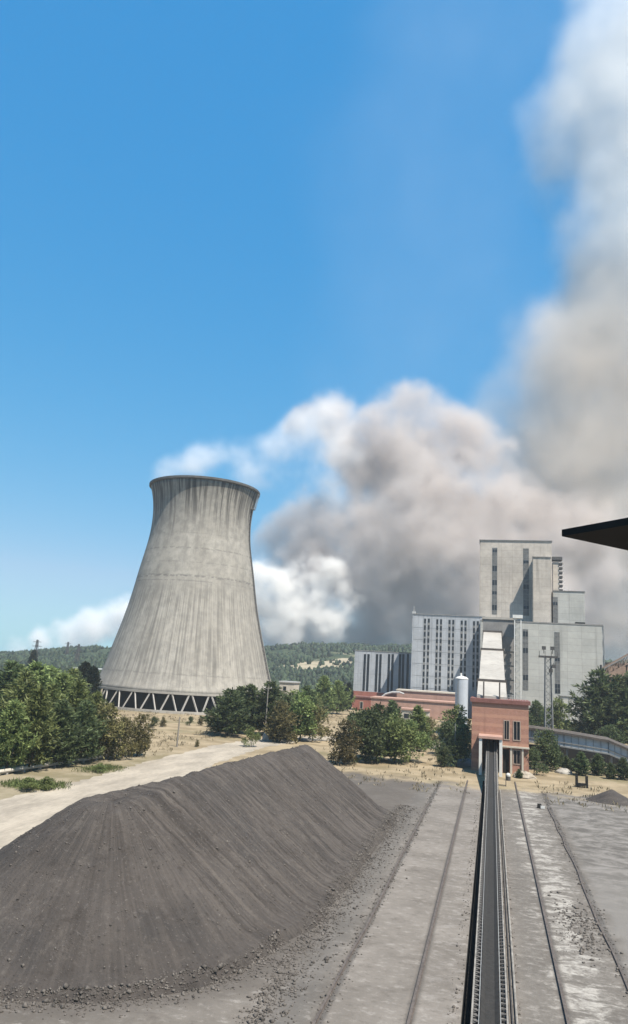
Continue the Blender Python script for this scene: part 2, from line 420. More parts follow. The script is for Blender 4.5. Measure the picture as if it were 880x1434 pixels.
    inX = t.math('MULTIPLY', t.ramp(t.math('ADD', X, wob), -46.0, -40.0), t.ramp(t.math('ADD', X, wob), 75.0, 65.0))
    mask = t.math('MULTIPLY', inY, inX)
    c = t.mix(mask, country, yard)
    t.set(b.inputs['Base Color'], c); b.inputs['Roughness'].default_value = .95; b.inputs['Specular IOR Level'].default_value = .1
    hh = t.math('ADD', t.math('MULTIPLY', n_fine, .5), t.math('ADD', t.math('MULTIPLY', n_mid, 1.2), t.math('MULTIPLY', t.math('MULTIPLY', rip, rr), .9)))
    bn = t.n('ShaderNodeBump', ins={'Strength': .5, 'Distance': .25, 'Height': hh}); t.set(b.inputs['Normal'], bn.outputs[0])
    return m
ground_m = ground_mat()
road_m = simple('pale_dirt_road', (.385, .335, .27), var=.26, scale=.35, stretch=(1, .3, 1), rough=.95, bump=.2)

def leaf_mat(name, c, var=.5, tip=None):
    m, t, b = newmat(name)
    geo = t.n('ShaderNodeNewGeometry'); oi = t.n('ShaderNodeObjectInfo')
    r = geo.outputs['Random Per Island']
    tc = t.n('ShaderNodeTexCoord').outputs['Object']
    nb = t.noise(tc, .35, 3)
    f = t.math('ADD', t.math('MULTIPLY', r, .6), t.math('MULTIPLY', nb, .4))
    lo = tuple(x*(1-var) for x in c); hi = tip or tuple(x*(1+var) for x in c)
    cc = t.mix(t.ramp(f, .2, .8), lo, hi)
    hs = t.n('ShaderNodeHueSaturation', ins={'Saturation': 1.0}); t.set(hs.inputs['Color'], cc)
    t.set(hs.inputs['Hue'], t.math('ADD', .485, t.math('MULTIPLY', oi.outputs['Random'], .03)))
    t.set(hs.inputs['Value'], t.math('ADD', .8, t.math('MULTIPLY', oi.outputs['Random'], .45)))
    t.set(b.inputs['Base Color'], hs.outputs[0]); b.inputs['Roughness'].default_value = .6
    tr = t.n('ShaderNodeBsdfTranslucent'); t.set(tr.inputs['Color'], hs.outputs[0])
    ms = t.n('ShaderNodeMixShader', ins={0: .4}); t.set(ms.inputs[1], b.outputs[0]); t.set(ms.inputs[2], tr.outputs[0])
    out = [n for n in t.t.nodes if n.type == 'OUTPUT_MATERIAL'][0]; t.set(out.inputs['Surface'], ms.outputs[0])
    return m
leaf_green = leaf_mat('green_pine_needles', (.145, .20, .065), tip=(.33, .39, .14))
leaf_dark = leaf_mat('dark_pine_needles', (.075, .115, .05), tip=(.185, .235, .10))
leaf_olive = leaf_mat('olive_brown_leaves', (.15, .135, .055), tip=(.27, .235, .10))
leaf_cyp = leaf_mat('cypress_scales', (.022, .034, .022), tip=(.04, .055, .032))
leaf_grass = leaf_mat('grass_blades', (.11, .15, .05), tip=(.22, .26, .09))
leaf_hill = leaf_mat('hill_forest', (.04, .062, .042), tip=(.085, .115, .065))
# ------------------------------------------------------------------ ground, road, hills
TX0, TX1, TY0, TY1 = -1.5, 1.02, -30.0, 141.0          # conveyor pit
mb = MB()
for x0, x1, y0, y1 in ((-890, TX0, TY0, TY1), (TX1, 890, TY0, TY1), (-890, 890, TY1, 1032), (-890, 890, -60, TY0)):
    mb.add([(x0, y0, 0), (x1, y0, 0), (x1, y1, 0), (x0, y1, 0)], [(0, 1, 2, 3)])
tag(mb.build('ground', ground_m), kind='structure')
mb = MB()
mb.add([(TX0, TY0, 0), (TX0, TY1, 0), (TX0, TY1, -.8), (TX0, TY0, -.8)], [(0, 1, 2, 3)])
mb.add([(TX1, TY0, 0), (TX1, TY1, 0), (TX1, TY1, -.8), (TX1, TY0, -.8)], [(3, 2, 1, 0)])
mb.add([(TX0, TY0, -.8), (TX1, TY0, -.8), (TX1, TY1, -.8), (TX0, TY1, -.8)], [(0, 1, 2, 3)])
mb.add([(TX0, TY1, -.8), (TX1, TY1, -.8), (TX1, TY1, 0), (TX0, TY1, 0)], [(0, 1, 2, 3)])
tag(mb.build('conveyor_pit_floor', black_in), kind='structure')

def ribbon(name, pts, mat, z, rag=.6, step=1.5, seed=0):
    """pts: (x, y, halfwidth) centre line; ragged edged sheet"""
    P = [Vector((x, y, h)) for x, y, h in pts]; out = []
    for i in range(len(P)-1):
        n = max(1, int((P[i+1]-P[i]).length/step))
        for k in range(n):
            s = k/n; p0 = P[max(0, i-1)]; p1 = P[i]; p2 = P[i+1]; p3 = P[min(len(P)-1, i+2)]
            out.append(.5*((2*p1)+(p2-p0)*s+(2*p0-5*p1+4*p2-p3)*s*s+(3*p1-p0-3*p2+p3)*s**3))
    out.append(P[-1]); mb = MB(); n = len(out); rnd = random.Random(seed)
    vs = []
    for i, p in enumerate(out):
        d = (out[min(n-1, i+1)]-out[max(0, i-1)]); d.z = 0; d.normalize(); q = Vector((-d.y, d.x, 0))
        a = p.z+rnd.uniform(-rag, rag); b2 = p.z+rnd.uniform(-rag, rag)
        vs += [(p.x+q.x*a, p.y+q.y*a, z), (p.x, p.y, z), (p.x-q.x*b2, p.y-q.y*b2, z)]
    fs = []
    for i in range(n-1):
        for k in (0, 1): fs.append((3*i+k, 3*i+k+1, 3*i+4+k, 3*i+3+k))
    mb.add(vs, fs); return mb.build(name, mat)
tag(ribbon('dirt_road', [(-44, -20, 9), (-46, 30, 9), (-49, 62, 9.5), (-50, 82, 8.5), (-51.5, 100, 6.5), (-54, 130, 5.5), (-54, 165, 5), (-46, 192, 5), (-28, 203, 5.5), (-12, 198, 6), (-4, 180, 5)], road_m, .006, seed=3), kind='structure')

# hills: one sheet closing the valley; heights follow the skyline measured from the photograph
RY = 960.0
def hills():
    xs = np.linspace(-880, 880, 300); ys = np.concatenate([np.linspace(500, RY, 70), np.linspace(RY+6, 1030, 10)])
    X, Y = np.meshgrid(xs, ys); A = np.arctan2(-X, Y); A1 = np.arctan2(-X, np.full_like(X, RY)); Rr = np.hypot(X, Y)
    pa = np.radians([-62, -30, -16, -12, -8, -3, 2, 6, 12, 16, 19, 24, 28, 34, 40, 62])          # + is to the left
    pe = np.array([2.6, 2.5, 2.1, 1.9, 2.0, 2.2, 2.3, 2.15, 1.8, 1.55, 1.45, 1.1, .7, .1, .0, .0])
    ridge = 18+np.hypot(X, RY)*np.tan(np.radians(np.interp(A1, pa, pe)))
    t = np.clip((Y-520)/(RY-520), 0, 1); s = t*t*(3-2*t)*.6+t*.4
    back = np.where(Y > RY, np.clip(1-.35*(Y-RY)/70, 0, 1), 1)
    n = fbm(X/120+50, Y/120+50, 3, 5)-.5; n2 = fbm(X/40, Y/40, 9, 4)-.5
    Z = (ridge-6)*s*back+(n*22+n2*5)*s*back-1.0
    nr, nc = Z.shape
    V = np.stack([X.ravel(), Y.ravel(), Z.ravel()], 1)
    i = np.arange(nr-1)[:, None]*nc+np.arange(nc-1)[None, :]; i = i.ravel()
    F = np.stack([i, i+1, i+nc+1, i+nc], 1)
    return V, F, Z, A, Y
m, t, b = newmat('hillside')
tc = t.n('ShaderNodeTexCoord').outputs['Object']
hn = t.noise(tc, .0075, 6, .6); hf = t.noise(tc, .05, 5, .65)
c = t.mix(t.ramp(hf, .35, .65), (.035, .052, .035), (.075, .095, .055))
def hill_hit(px, py):
    d = ray(px, py)
    for Y in np.arange(520, 960, 4.0):
        X = d[0]/d[1]*Y; z = EYE+d[2]/d[1]*Y
        i = np.argmin((HV[:, 0]-X)**2+(HV[:, 1]-Y)**2)
        if HV[i, 2] >= z: break
    return X, Y
HV, HF, HZ, HA, HR = hills()
CLR = [(*hill_hit(448, 930), 34.0, 60.0), (*hill_hit(402, 934), 12.0, 30.0), (*hill_hit(482, 926), 16.0, 26.0)]
sxyz = t.n('ShaderNodeSeparateXYZ'); t.set(sxyz.inputs[0], tc)
clr = None
for cx_, cy_, rx_, ry_ in CLR:
    e = t.math('ADD', t.math('POWER', t.math('ABSOLUTE', t.math('DIVIDE', t.math('SUBTRACT', sxyz.outputs[0], cx_), rx_)), 2.0), t.math('POWER', t.math('ABSOLUTE', t.math('DIVIDE', t.math('SUBTRACT', sxyz.outputs[1], cy_), ry_)), 2.0))
    e = t.ramp(t.math('ADD', e, t.math('MULTIPLY', t.math('SUBTRACT', hf, .5), 1.6)), 1.25, .85)
    clr = e if clr is None else t.math('MAXIMUM', clr, e)
c = t.mix(clr, c, t.mix(t.ramp(hf, .4, .6), (.40, .345, .255), (.31, .27, .19)))
c = t.mix(t.ramp(hn, .60, .64), c, t.mix(t.ramp(hf, .4, .6), (.36, .31, .22), (.26, .235, .15)))
t.set(b.inputs['Base Color'], c); b.inputs['Roughness'].default_value = .95; b.inputs['Specular IOR Level'].default_value = .05
hill_m = m
tag(np_mesh('hills', HV, HF, hill_m, smooth=True), kind='structure')
# forest on the hillsides: far wood that reads as one mass
rng = np.random.default_rng(11)
def forest_mesh(name, pts, hts, mat):
    n = len(pts); k = 5
    V = []; F = []
    ang = rng.uniform(0, 6.28, n)
    base = np.asarray(pts); h = np.asarray(hts); r = h*rng.uniform(.32, .55, n)
    for lay, (zz, rr) in enumerate(((.0, .75), (.35, 1.0), (.7, .62))):
        for q in range(k):
            a = ang+q*2*math.pi/k+lay*.5; jr = r*rr*rng.uniform(.7, 1.25, n)
            V.append(np.stack([base[:, 0]+np.cos(a)*jr, base[:, 1]+np.sin(a)*jr, base[:, 2]+h*(zz+rng.uniform(-.08, .08, n))], 1))
    V.append(np.stack([base[:, 0]+r*rng.uniform(-.3, .3, n), base[:, 1]+r*rng.uniform(-.3, .3, n), base[:, 2]+h], 1))
    V = np.concatenate(V); ids = np.arange(n); T = []
    g = lambda lay, q: (lay*k+q % k)*n+ids
    top = 3*k*n+ids
    for q in range(k):
        for lay in (0, 1):
            T.append(np.stack([g(lay, q), g(lay, q+1), g(lay+1, q+1)], 1)); T.append(np.stack([g(lay, q), g(lay+1, q+1), g(lay+1, q)], 1))
        T.append(np.stack([g(2, q), g(2, q+1), top], 1))
    return np_mesh(name, V, np.concatenate(T), mat)
cand = rng.integers(0, HZ.shape[0]*HZ.shape[1], 130000)
ok = (HR.ravel()[cand] < RY+8) & (HA.ravel()[cand] > R(-24)) & (HA.ravel()[cand] < R(46))
cand = cand[ok]
p = HV[cand]+np.stack([rng.uniform(-6, 6, len(cand)), rng.uniform(-4, 4, len(cand)), np.full(len(cand), -.8)], 1)
dn = fbm(p[:, 0]/75+7, p[:, 1]/75+3, 21, 4)
incl = np.min([((p[:, 0]-a_)/b_)**2+((p[:, 1]-c_)/d_)**2 for a_, c_, b_, d_ in CLR], axis=0) < 1.0+.5*(fbm(p[:, 0]/14, p[:, 1]/14, 2, 3)-.5)
keep = ((dn+rng.uniform(-.05, .05, len(p)) > .44) & (~incl | (rng.random(len(p)) < .05))) | (HR.ravel()[cand] > RY-50)
p = p[keep][:34000]
tag(forest_mesh('forest', p, rng.uniform(3, 7.5, len(p))*rng.uniform(.7, 1.1, len(p)), leaf_hill), 'dark green forest covering the hills behind the plant', 'forest', kind='stuff')
# belt of far trees across the plain to the left
n = 1500
A = np.radians(rng.uniform(16, 47, n)); Q = rng.uniform(420, 900, n)
p = np.stack([-np.sin(A)*Q, np.cos(A)*Q, np.full(n, -.3)], 1)
keep = (np.hypot(p[:, 0]+117, p[:, 1]-273) > 60)
p = p[keep]
tag(forest_mesh('treeline', p, rng.uniform(4, 11, len(p)), leaf_hill), 'distant treeline on the plain beyond the green pine grove', 'treeline', kind='stuff')
# ------------------------------------------------------------------ coal heaps
def heap(name, X0, X1, Y0, Y1, step, hfun, mat):
    xs = np.arange(X0, X1+step*.5, step); ys = np.arange(Y0, Y1+step*.5, step)
    X, Y = np.meshgrid(xs, ys); Z = hfun(X, Y)
    nr, nc = Z.shape; V = np.stack([X.ravel(), Y.ravel(), Z.ravel()], 1)
    i = (np.arange(nr-1)[:, None]*nc+np.arange(nc-1)[None, :]).ravel()
    F = np.stack([i, i+1, i+nc+1, i+nc], 1)
    good = (Z.ravel()[F] > -.06).any(1)
    F = F[good]; u = np.unique(F); mp = np.zeros(len(V), int); mp[u] = np.arange(len(u))
    o = np_mesh(name, V[u], mp[F], mat, smooth=True)
    s_, d_, k_ = getattr(hfun, 'flow', (Y*1.0, X*1.0, X*0+1.0))
    at_ = o.data.attributes.new('flow', 'FLOAT_VECTOR', 'POINT')
    at_.data.foreach_set('vector', np.stack([s_.ravel()[u], d_.ravel()[u], k_.ravel()[u]], 1).astype(np.float32).ravel())
    return o
def big_heap(X, Y):
    ry0, ry1 = 51.0, 97.0
    yc = np.clip(Y, ry0, ry1); f = (yc-ry0)/(ry1-ry0)
    xr = -25.3+1.4*f-1.7*np.clip((58-yc)/7, 0, 1)**2; zr = 9.35-.9*f+.25*(fbm(yc/7, yc*0, 5, 3)-.5)*2
    dx = X-xr; dy = Y-yc
    ang = np.arctan2(dy, dx)
    dy2 = np.where(dy > 0, dy*1.5, dy)              # steeper dug face at the far end
    wob = 1+.05*(fbm(ang*3+20, Y*0+X*0+2, 8, 3)-.5)
    d = np.sqrt(dx*dx+dy2*dy2)*wob
    # runnels down the slope: coordinate along the contour
    s = np.where(np.abs(dy) < 1e-6, Y, yc+ang*13.0)
    run = fbm(s*.75, d*.07, 31, 4)-.5; run2 = fbm(s*2.6, d*.13, 41, 3)-.5
    down = np.clip(d/4, 0, 1)
    h = zr-d*math.tan(R(35.6))*(1+.0*d)
    foot = np.clip((1.6-h)/1.6, 0, 1)
    h = h+foot**2*.55*np.clip((h+1.2)/1.2, 0, 1)
    cone = np.clip(np.abs(dy)/4, 0, 1); h = h+(run*.34+run2*.2)*(1-.7*cone)*down+cone*down*.9*(fbm(X*.28+3, Y*.28, 71, 4)-.5)*np.clip((h+.4)/1.5, 0, 1)
    cap = 9.35-1.5*np.clip((58.5-Y)/8, 0, 1)**1.3; h = np.where(h > cap-.8, cap-.8+.8*np.tanh((h-cap+.8)/.8), h)
    # broken crest
    h = h-.35*np.clip(1-d/1.4, 0, 1)+.4*(fbm(X*.9, Y*.9, 77, 4)-.5)*np.clip(1-d/3.0, 0, 1)
    h = h+.22*(fbm(X*2.0, Y*2.0, 55, 3)-.5)
    big_heap.flow = (s, d, np.clip(np.abs(dy)/5, 0, 1))
    return h-.03
tag(heap('coal_heap', -45, -6, 32, 112, .22, big_heap, coal), 'long ridge shaped heap of dusty dark coal between rails and dirt road', 'coal heap', 'coal heaps in the yard')
sp = gnd(853, 1124)
def small_heap(X, Y):
    d = np.hypot((X-sp.x-.6)/1.25, (Y-sp.y-1)/1.0); return 2.0-d*.62+.25*(fbm(X*1.1, Y*1.1, 4, 4)-.5)-.03
tag(heap('coal_heap', sp.x-7, sp.x+8, sp.y-6, sp.y+8, .25, small_heap, coal), 'small low cone of dark coal near the black open frame', 'coal heap', 'coal heaps in the yard')

# loose lumps
def lumps(name, P, S, mat, label):
    n = len(P); P = np.asarray(P); S = np.asarray(S)
    base = np.array([(1, 0, 0), (-1, 0, 0), (0, 1, 0), (0, -1, 0), (0, 0, 1), (0, 0, -1)], float)
    tri = np.array([(0, 2, 4), (2, 1, 4), (1, 3, 4), (3, 0, 4), (2, 0, 5), (1, 2, 5), (3, 1, 5), (0, 3, 5)])
    V = np.empty((n, 6, 3)); a = rng.uniform(0, 6.28, n)
    for k in range(6):
        q = base[k]*S[:, None]*rng.uniform(.6, 1.3, (n, 3))*np.array([1, 1, .7])
        V[:, k, 0] = P[:, 0]+q[:, 0]*np.cos(a)-q[:, 1]*np.sin(a); V[:, k, 1] = P[:, 1]+q[:, 0]*np.sin(a)+q[:, 1]*np.cos(a); V[:, k, 2] = P[:, 2]+q[:, 2]
    F = (np.arange(n)[:, None, None]*6+tri[None]).reshape(-1, 3)
    o = np_mesh(name, V.reshape(-1, 3), F, mat); tag(o, label, 'coal lumps', kind='stuff'); return o
n = 6500
yy = rng.uniform(36, 108, n); xx = -12.2+np.abs(rng.normal(0, 1.0, n))*1.3-rng.uniform(0, .8, n)
aa = rng.uniform(-2.2, 0.05, 3000); rr_ = 12.9+np.abs(rng.normal(0, .9, 3000))
px_ = np.concatenate([xx, -27.0+rr_*np.cos(aa)]); py_ = np.concatenate([yy, 51+rr_*np.sin(aa)])
sz = np.minimum(rng.lognormal(-2.95, .5, len(px_)), .24)
zz = np.maximum(big_heap(px_, py_), 0)+sz*.3
lumps('coal_rubble', np.stack([px_, py_, zz], 1), sz, coal_lump, 'loose coal lumps scattered along the foot of the long heap')
n = 13000
xx = rng.uniform(-40, -10, n); yy = rng.uniform(36, 106, n); h = big_heap(xx, yy); k = h > .2
s_ = np.minimum(rng.lognormal(-3.3, .5, n), .14)
lumps('coal_rubble', np.stack([xx, yy, h+s_*.2], 1)[k], s_[k], coal_lump, 'stray coal lumps lying on the slopes of the long heap')
n = 2600
sx_ = np.where(rng.random(n) < .55, -8.7, 8.3)+rng.normal(0, .22, n)+.25*np.sin(np.arange(n)); yy = rng.uniform(38, 135, n)
s_ = np.minimum(rng.lognormal(-3.0, .5, n), .16)
lumps('coal_rubble', np.stack([sx_, yy, s_*.3], 1), s_, coal_lump, 'coal crumbs strewn along the two outermost rails')
n = 600
c0 = gnd(812, 1300); xx = c0.x+rng.normal(0, .9, n); yy = c0.y+rng.normal(0, 3.5, n); s_ = np.minimum(rng.lognormal(-2.9, .5, n), .2)
lumps('coal_rubble', np.stack([xx, yy, s_*.3], 1), s_, coal_lump, 'patch of coal crumbs beside the right outer rail')

n = 900
s1_ = np.where(rng.random(n) < .5, -1, 1); xx = s1_*rng.uniform(1.06, 1.75, n)-np.where(s1_ < 0, .5, 0); yy = rng.uniform(38, 118, n); s_ = np.minimum(rng.lognormal(-3.2, .5, n), .13)
lumps('coal_rubble', np.stack([xx, yy, s_*.3], 1), s_, coal_lump, 'coal crumbs spilled on the ground beside the belt conveyor')
# ------------------------------------------------------------------ rails
def rail(X, y0, y1, label, w=.16, h=.17, wander=0.0, seed=0):
    t_ = thing('crane_rail', label, 'rail', (X, y0, 0), 'long rails along the conveyor')
    rnd = random.Random(seed); mb = MB(); mb2 = MB(); n = 26; off = [rnd.uniform(-wander, wander) for _ in range(n+1)]
    for i in range(n):
        a = y0+(y1-y0)*i/n; b_ = y0+(y1-y0)*(i+1)/n; xa, xb = X+off[i], X+off[i+1]
        def seg(m, hw, z0, z1): m.hexa([(xa-hw, a, z0), (xa+hw, a, z0), (xb+hw, b_, z0), (xb-hw, b_, z0), (xa-hw, a, z1), (xa+hw, a, z1), (xb+hw, b_, z1), (xb-hw, b_, z1)])
        seg(mb, w*.25, .03, h-.045); seg(mb2, w*.5, h-.045, h); seg(mb, w*.9, -.01, .028)
    mb.build('rail_web', rail_st, t_); mb2.build('rail_head', rail_st, t_)
rail(-4.15, -20, 139, 'rusty rail between the belt conveyor and the coal heap')
rail(4.12, -20, 143, 'rusty rail on the patchy pale side of the belt conveyor')
rail(-8.75, -20, 112, 'outer rail half buried in coal crumbs beside the long heap', w=.13, h=.12, wander=.1, seed=4)
rail(8.2, -20, 118, 'outer rail half buried at the edge of the rippled bare field', w=.13, h=.12, wander=.14, seed=5)

# ------------------------------------------------------------------ belt conveyor
steel_gr = simple('dusty_grey_steel', (.27, .25, .225), var=.4, scale=1.3, rough=.7)
cv = thing('belt_conveyor', 'long dark belt conveyor running into the brick house', 'conveyor', (0, 40, 0))
def cz(y):          # level then climbing into the house
    return .28 if y < 120 else .28+(y-120)*(5.0/38.0)
ys_ = [-20, 30, 60, 90, 120, 130, 145, 160]
def sweep(mb, prof, ys):
    n = len(prof); vs = []
    for y in ys:
        for x, z in prof: vs.append((x, y, z+cz(y)))
    fs = []
    for i in range(len(ys)-1):
        for k in range(n): fs.append((i*n+k, i*n+(k+1) % n, (i+1)*n+(k+1) % n, (i+1)*n+k))
    fs += [tuple(range(n)), tuple(range(len(ys)*n-1, (len(ys)-1)*n-1, -1))]
    mb.add(vs, fs)
mb = MB(); sweep(mb, [(-.50, .20), (-.26, .02), (.26, .02), (.50, .20), (.50, .23), (.26, .06), (-.26, .06), (-.50, .23)], ys_); mb.build('belt', rubber, cv)
mb = MB(); sweep(mb, [(-.5, .12), (-.3, .03), (.3, .03), (.5, .12), (.42, .20), (.18, .235), (-.12, .22), (-.42, .19)], ys_)
for s in (-1, 1):
    mb = MB(); sweep(mb, [(s*.92-.05, .10), (s*.92+.05, .10), (s*.92+.05, .26), (s*.92-.05, .26)], ys_); mb.build('stringer', steel_gr, cv)
    mb = MB(); sweep(mb, [(s*.56-.025, .16), (s*.56+.025, .16), (s*.56+.025, .27), (s*.56-.025, .27)], ys_); mb.build('edge_strip', steel_mid, cv)
def idler(mb, y):
    z = cz(y)
    for s in (-1, 1):
        mb.tube((s*.60, y, z+.17), (s*.86, y, z+.22), .07, n=6)
        mb.box(s*.72-.16, s*.72+.16, y-.02, y+.02, z+.02, z+.11)
    mb.box(-.86, .86, y-.02, y+.02, z-.08, z-.005)
step = .66; k = 0; y = 39.0; proto = None; rest = MB()
imat = steel_dk
while y < 158:
    if k < 100:
        if proto is None:
            q = MB(); idler(q, y); proto = q.build('idler_roller', imat, cv); y00 = y
        else:
            c = proto.copy(); col.objects.link(c); c.parent = cv; c.location = (0, y-y00, cz(y)-cz(y00))
    else: idler(rest, y)
    k += 1; y += step
tag(rest.build('idler_roller', imat, cv), kind='stuff')
# bed plates seen between the rollers
for s in (-1, 1):
    mb = MB(); sweep(mb, [(s*.73-.13, .0), (s*.73+.13, .0), (s*.73+.13, .03), (s*.73-.13, .03)], ys_); mb.build('bed_plate', steel_mid, cv)
mb = MB()
for y in np.arange(-18, 120, 3.0):
    for s in (-1, 1): mb.box(s*.92-.06, s*.92+.06, y-.06, y+.06, -.8, cz(y)+.1)
tag(mb.build('support_post', steel_mid, cv), kind='stuff')
# skirt panels and trestles of the climbing part
mb = MB()
for s in (-1, 1):
    vs = []
    for y in (126, 158.5): vs += [(s*1.05-.03, y, cz(y)-1.0 if y > 130 else 0.02), (s*1.05+.03, y, cz(y)-1.0 if y > 130 else 0.02), (s*1.05+.03, y, cz(y)+.05), (s*1.05-.03, y, cz(y)+.05)]
    mb.add(vs, [(0, 1, 2, 3), (7, 6, 5, 4), (0, 4, 5, 1), (1, 5, 6, 2), (2, 6, 7, 3), (3, 7, 4, 0)])
mb.build('skirt_panel', conc_dk, cv)
for y in (133, 141, 149):
    mb = MB()
    for s in (-1, 1): mb.box(s*1.0-.15, s*1.0+.15, y-.15, y+.15, 0, cz(y)-.85)
    mb.box(-1.0, 1.0, y-.12, y+.12, cz(y)-1.25, cz(y)-.95)
    mb.build('trestle', steel_dk, cv)
# pipes beside the conveyor
pp = MB(); pp.tube((1.42, -20, .12), (1.42, 131, .12), .075, n=8)
tag(pp.build('water_pipe', steel_gr, org=(1.42, -20, 0)), 'thin pale pipe lying on the ground along the conveyor', 'pipe')
pp = MB(); pp.tube((1.19, -20, .09), (1.19, 128, .09), .05, n=6)
tag(pp.build('cable_conduit', steel_dk, org=(1.19, -20, 0)), 'thin dark conduit between the pale pipe and the conveyor', 'conduit')
# ------------------------------------------------------------------ cooling tower
TC = Vector((-117.0, 273.0, 0))
tw = thing('cooling_tower', 'huge stained concrete hyperbolic cooling tower on slanted white legs', 'cooling tower', TC)
prof = [(35.1, 6.7), (33.7, 10), (31.9, 15.5), (29.9, 23), (27.9, 30), (25.9, 38), (24.5, 45), (23.2, 52.5), (21.8, 59.5), (20.75, 65), (20.25, 70), (20.1, 74), (20.3, 78), (20.8, 82), (21.5, 85), (22.2, 87)]
def interp_prof(pr, n):
    z = np.array([p[1] for p in pr]); r = np.array([p[0] for p in pr]); zz = np.linspace(z[0], z[-1], n)
    # smooth the polyline a little
    rr = np.interp(zz, z, r)
    for _ in range(3): rr[1:-1] = (rr[:-2]+2*rr[1:-1]+rr[2:])/4
    return list(zip(rr, zz))
pr = interp_prof(prof, 60)
mb = MB(); mb.lathe(pr+[(r-.45, z) for r, z in reversed(pr)], TC, 128, closed=True); mb.build('shell', shell_m, tw, smooth=True)
rim_m = simple('blackened_concrete_rim', (.13, .125, .12), var=.3, scale=.5)
mb = MB(); mb.lathe([(22.1, 87.0), (22.9, 87.3), (22.95, 88.1), (22.4, 88.2), (21.3, 88.3), (21.4, 86.9)], TC, 128, closed=True); mb.build('rim', rim_m, tw, smooth=False)
mb = MB(); mb.lathe([(35.5, 6.25), (35.55, 7.0), (34.5, 7.0), (34.5, 6.25)], TC, 128, closed=True); mb.build('ring_beam', conc, tw)
NL = 32; leg_m = simple('weathered_leg_concrete', (.44, .415, .385), var=.15, scale=.3, streak=(.8, .4))
for k in range(NL):
    a = 2*math.pi*(k+.3)/NL
    for s in (-1, 1):
        a2 = a+s*math.pi/NL*.80
        a1 = a+s*.012
        mb = MB(); mb.bar((TC.x+35.0*math.cos(a1), TC.y+35.0*math.sin(a1), 6.5), (TC.x+37.0*math.cos(a2), TC.y+37.0*math.sin(a2), .2), .44, .44); mb.build('leg', leg_m, tw)
mb = MB(); mb.lathe([(38.3, 0), (38.3, .9), (37.9, .9), (37.9, 0)], TC, 96, closed=True); mb.build('basin_wall', conc, tw)
mb = MB(); mb.lathe([(31.6, .02), (31.6, 8.5), (0.01, 8.6)], TC, 64); mb.build('shade_drum', black_in, tw)  # black drum added to stand in for the shade inside the tower
# ladder with safety cage and its top platform, right side of the shell
la = math.atan2(ray(357, 850)[1]*297-TC.y, ray(357, 850)[0]*297-TC.x)
bk = math.atan2(-TC.y, -TC.x)
la = bk+R(70)
mb = MB(); mb2 = MB()
def shellpt(a, z, off):
    r = np.interp(z, [p[1] for p in pr], [p[0] for p in pr])+off
    return Vector((TC.x+r*math.cos(a), TC.y+r*math.sin(a), z))
zs = np.linspace(7, 82, 46)
for i in range(45):
    for d in (-.018, .018): mb.bar(shellpt(la+d, zs[i], .45), shellpt(la+d, zs[i+1], .45), .16)
    mb.bar(shellpt(la-.018, zs[i], .45), shellpt(la+.018, zs[i], .45), .12)
    mb.bar(shellpt(la, zs[i], .0), shellpt(la, zs[i], .55), .2)
mb.build('ladder', steel_dk, tw)
for z in (80.0,):
    for d0 in np.linspace(-.045, .045, 6): mb2.bar(shellpt(la+d0, z, .0), shellpt(la+d0, z, 1.5), .35, .2)
    for d0 in (-.045, 0, .045): mb2.bar(shellpt(la+d0, z, 1.4), shellpt(la+d0, z+6.5, 1.3), .16)
    for zz in (81.2, 83.5, 86): mb2.bar(shellpt(la-.045, zz, 1.4), shellpt(la+.045, zz, 1.4), .14)
mb2.build('top_platform', steel_mid, tw)

# ------------------------------------------------------------------ brick transfer house
hx0, hx1, hy0, hy1, hz = -3.95, 7.1, 155.0, 166.0, 13.3
frame_m = simple('dusty_window_frame', (.42, .33, .27), var=.2, scale=.8)
th = thing('transfer_house', 'banded brick house that swallows the belt conveyor', 'brick house', ((hx0+hx1)/2, hy0, 0))
ox0, ox1, oz = -1.75, 1.6, 6.6
mb = MB(); t_ = .5
mb.box(hx0, ox0, hy0, hy0+t_, 0, hz); mb.box(ox0, ox1, hy0, hy0+t_, oz, hz)
wins = [(2.45, 3.3, 6.5, 10.0), (4.25, 5.4, 6.5, 10.0), (4.25, 5.4, 2.0, 4.5), (2.15, 3.35, .0, 4.6)]
# front wall right of the opening, pieced around its windows
def wallpieces(mb, x0, x1, z0, z1, holes):
    xs = sorted({x0, x1, *[h[0] for h in holes], *[h[1] for h in holes]}); zs = sorted({z0, z1, *[h[2] for h in holes], *[h[3] for h in holes]})
    for i in range(len(xs)-1):
        for j in range(len(zs)-1):
            cx, cz_ = (xs[i]+xs[i+1])/2, (zs[j]+zs[j+1])/2
            if any(h[0] < cx < h[1] and h[2] < cz_ < h[3] for h in holes): continue
            mb.box(xs[i], xs[i+1], hy0, hy0+t_, zs[j], zs[j+1])
wallpieces(mb, ox1, hx1, 0, hz, wins)
mb.box(hx0, hx0+t_, hy0+t_, hy1, 0, hz); mb.box(hx1-t_, hx1, hy0+t_, hy1, 0, hz); mb.box(hx0+t_, hx1-t_, hy1-t_, hy1, 0, hz)
mb.build('brick_wall', brick, th)
mb = MB(); mb.box(hx0-.35, hx1+.35, hy0-.35, hy1+.35, hz, hz+.75); mb.build('roof_slab', roof_red, th)
for (x0, x1, z0, z1) in wins[:3]:
    f = MB()
    for a in ((x0-.16, x0, z0-.16, z1+.16), (x1, x1+.16, z0-.16, z1+.16), (x0, x1, z1, z1+.16), (x0, x1, z0-.16, z0), ((x0+x1)/2-.04, (x0+x1)/2+.04, z0, z1)):
        f.box(a[0], a[1], hy0-.09, hy0+.12, a[2], a[3])
    wo_ = f.build('window', frame_m, th)
    g = MB(); g.box(x0, x1, hy0+.2, hy0+.25, z0, z1); g.build('pane', dark_glass, wo_)
x0, x1, z0, z1 = wins[3]
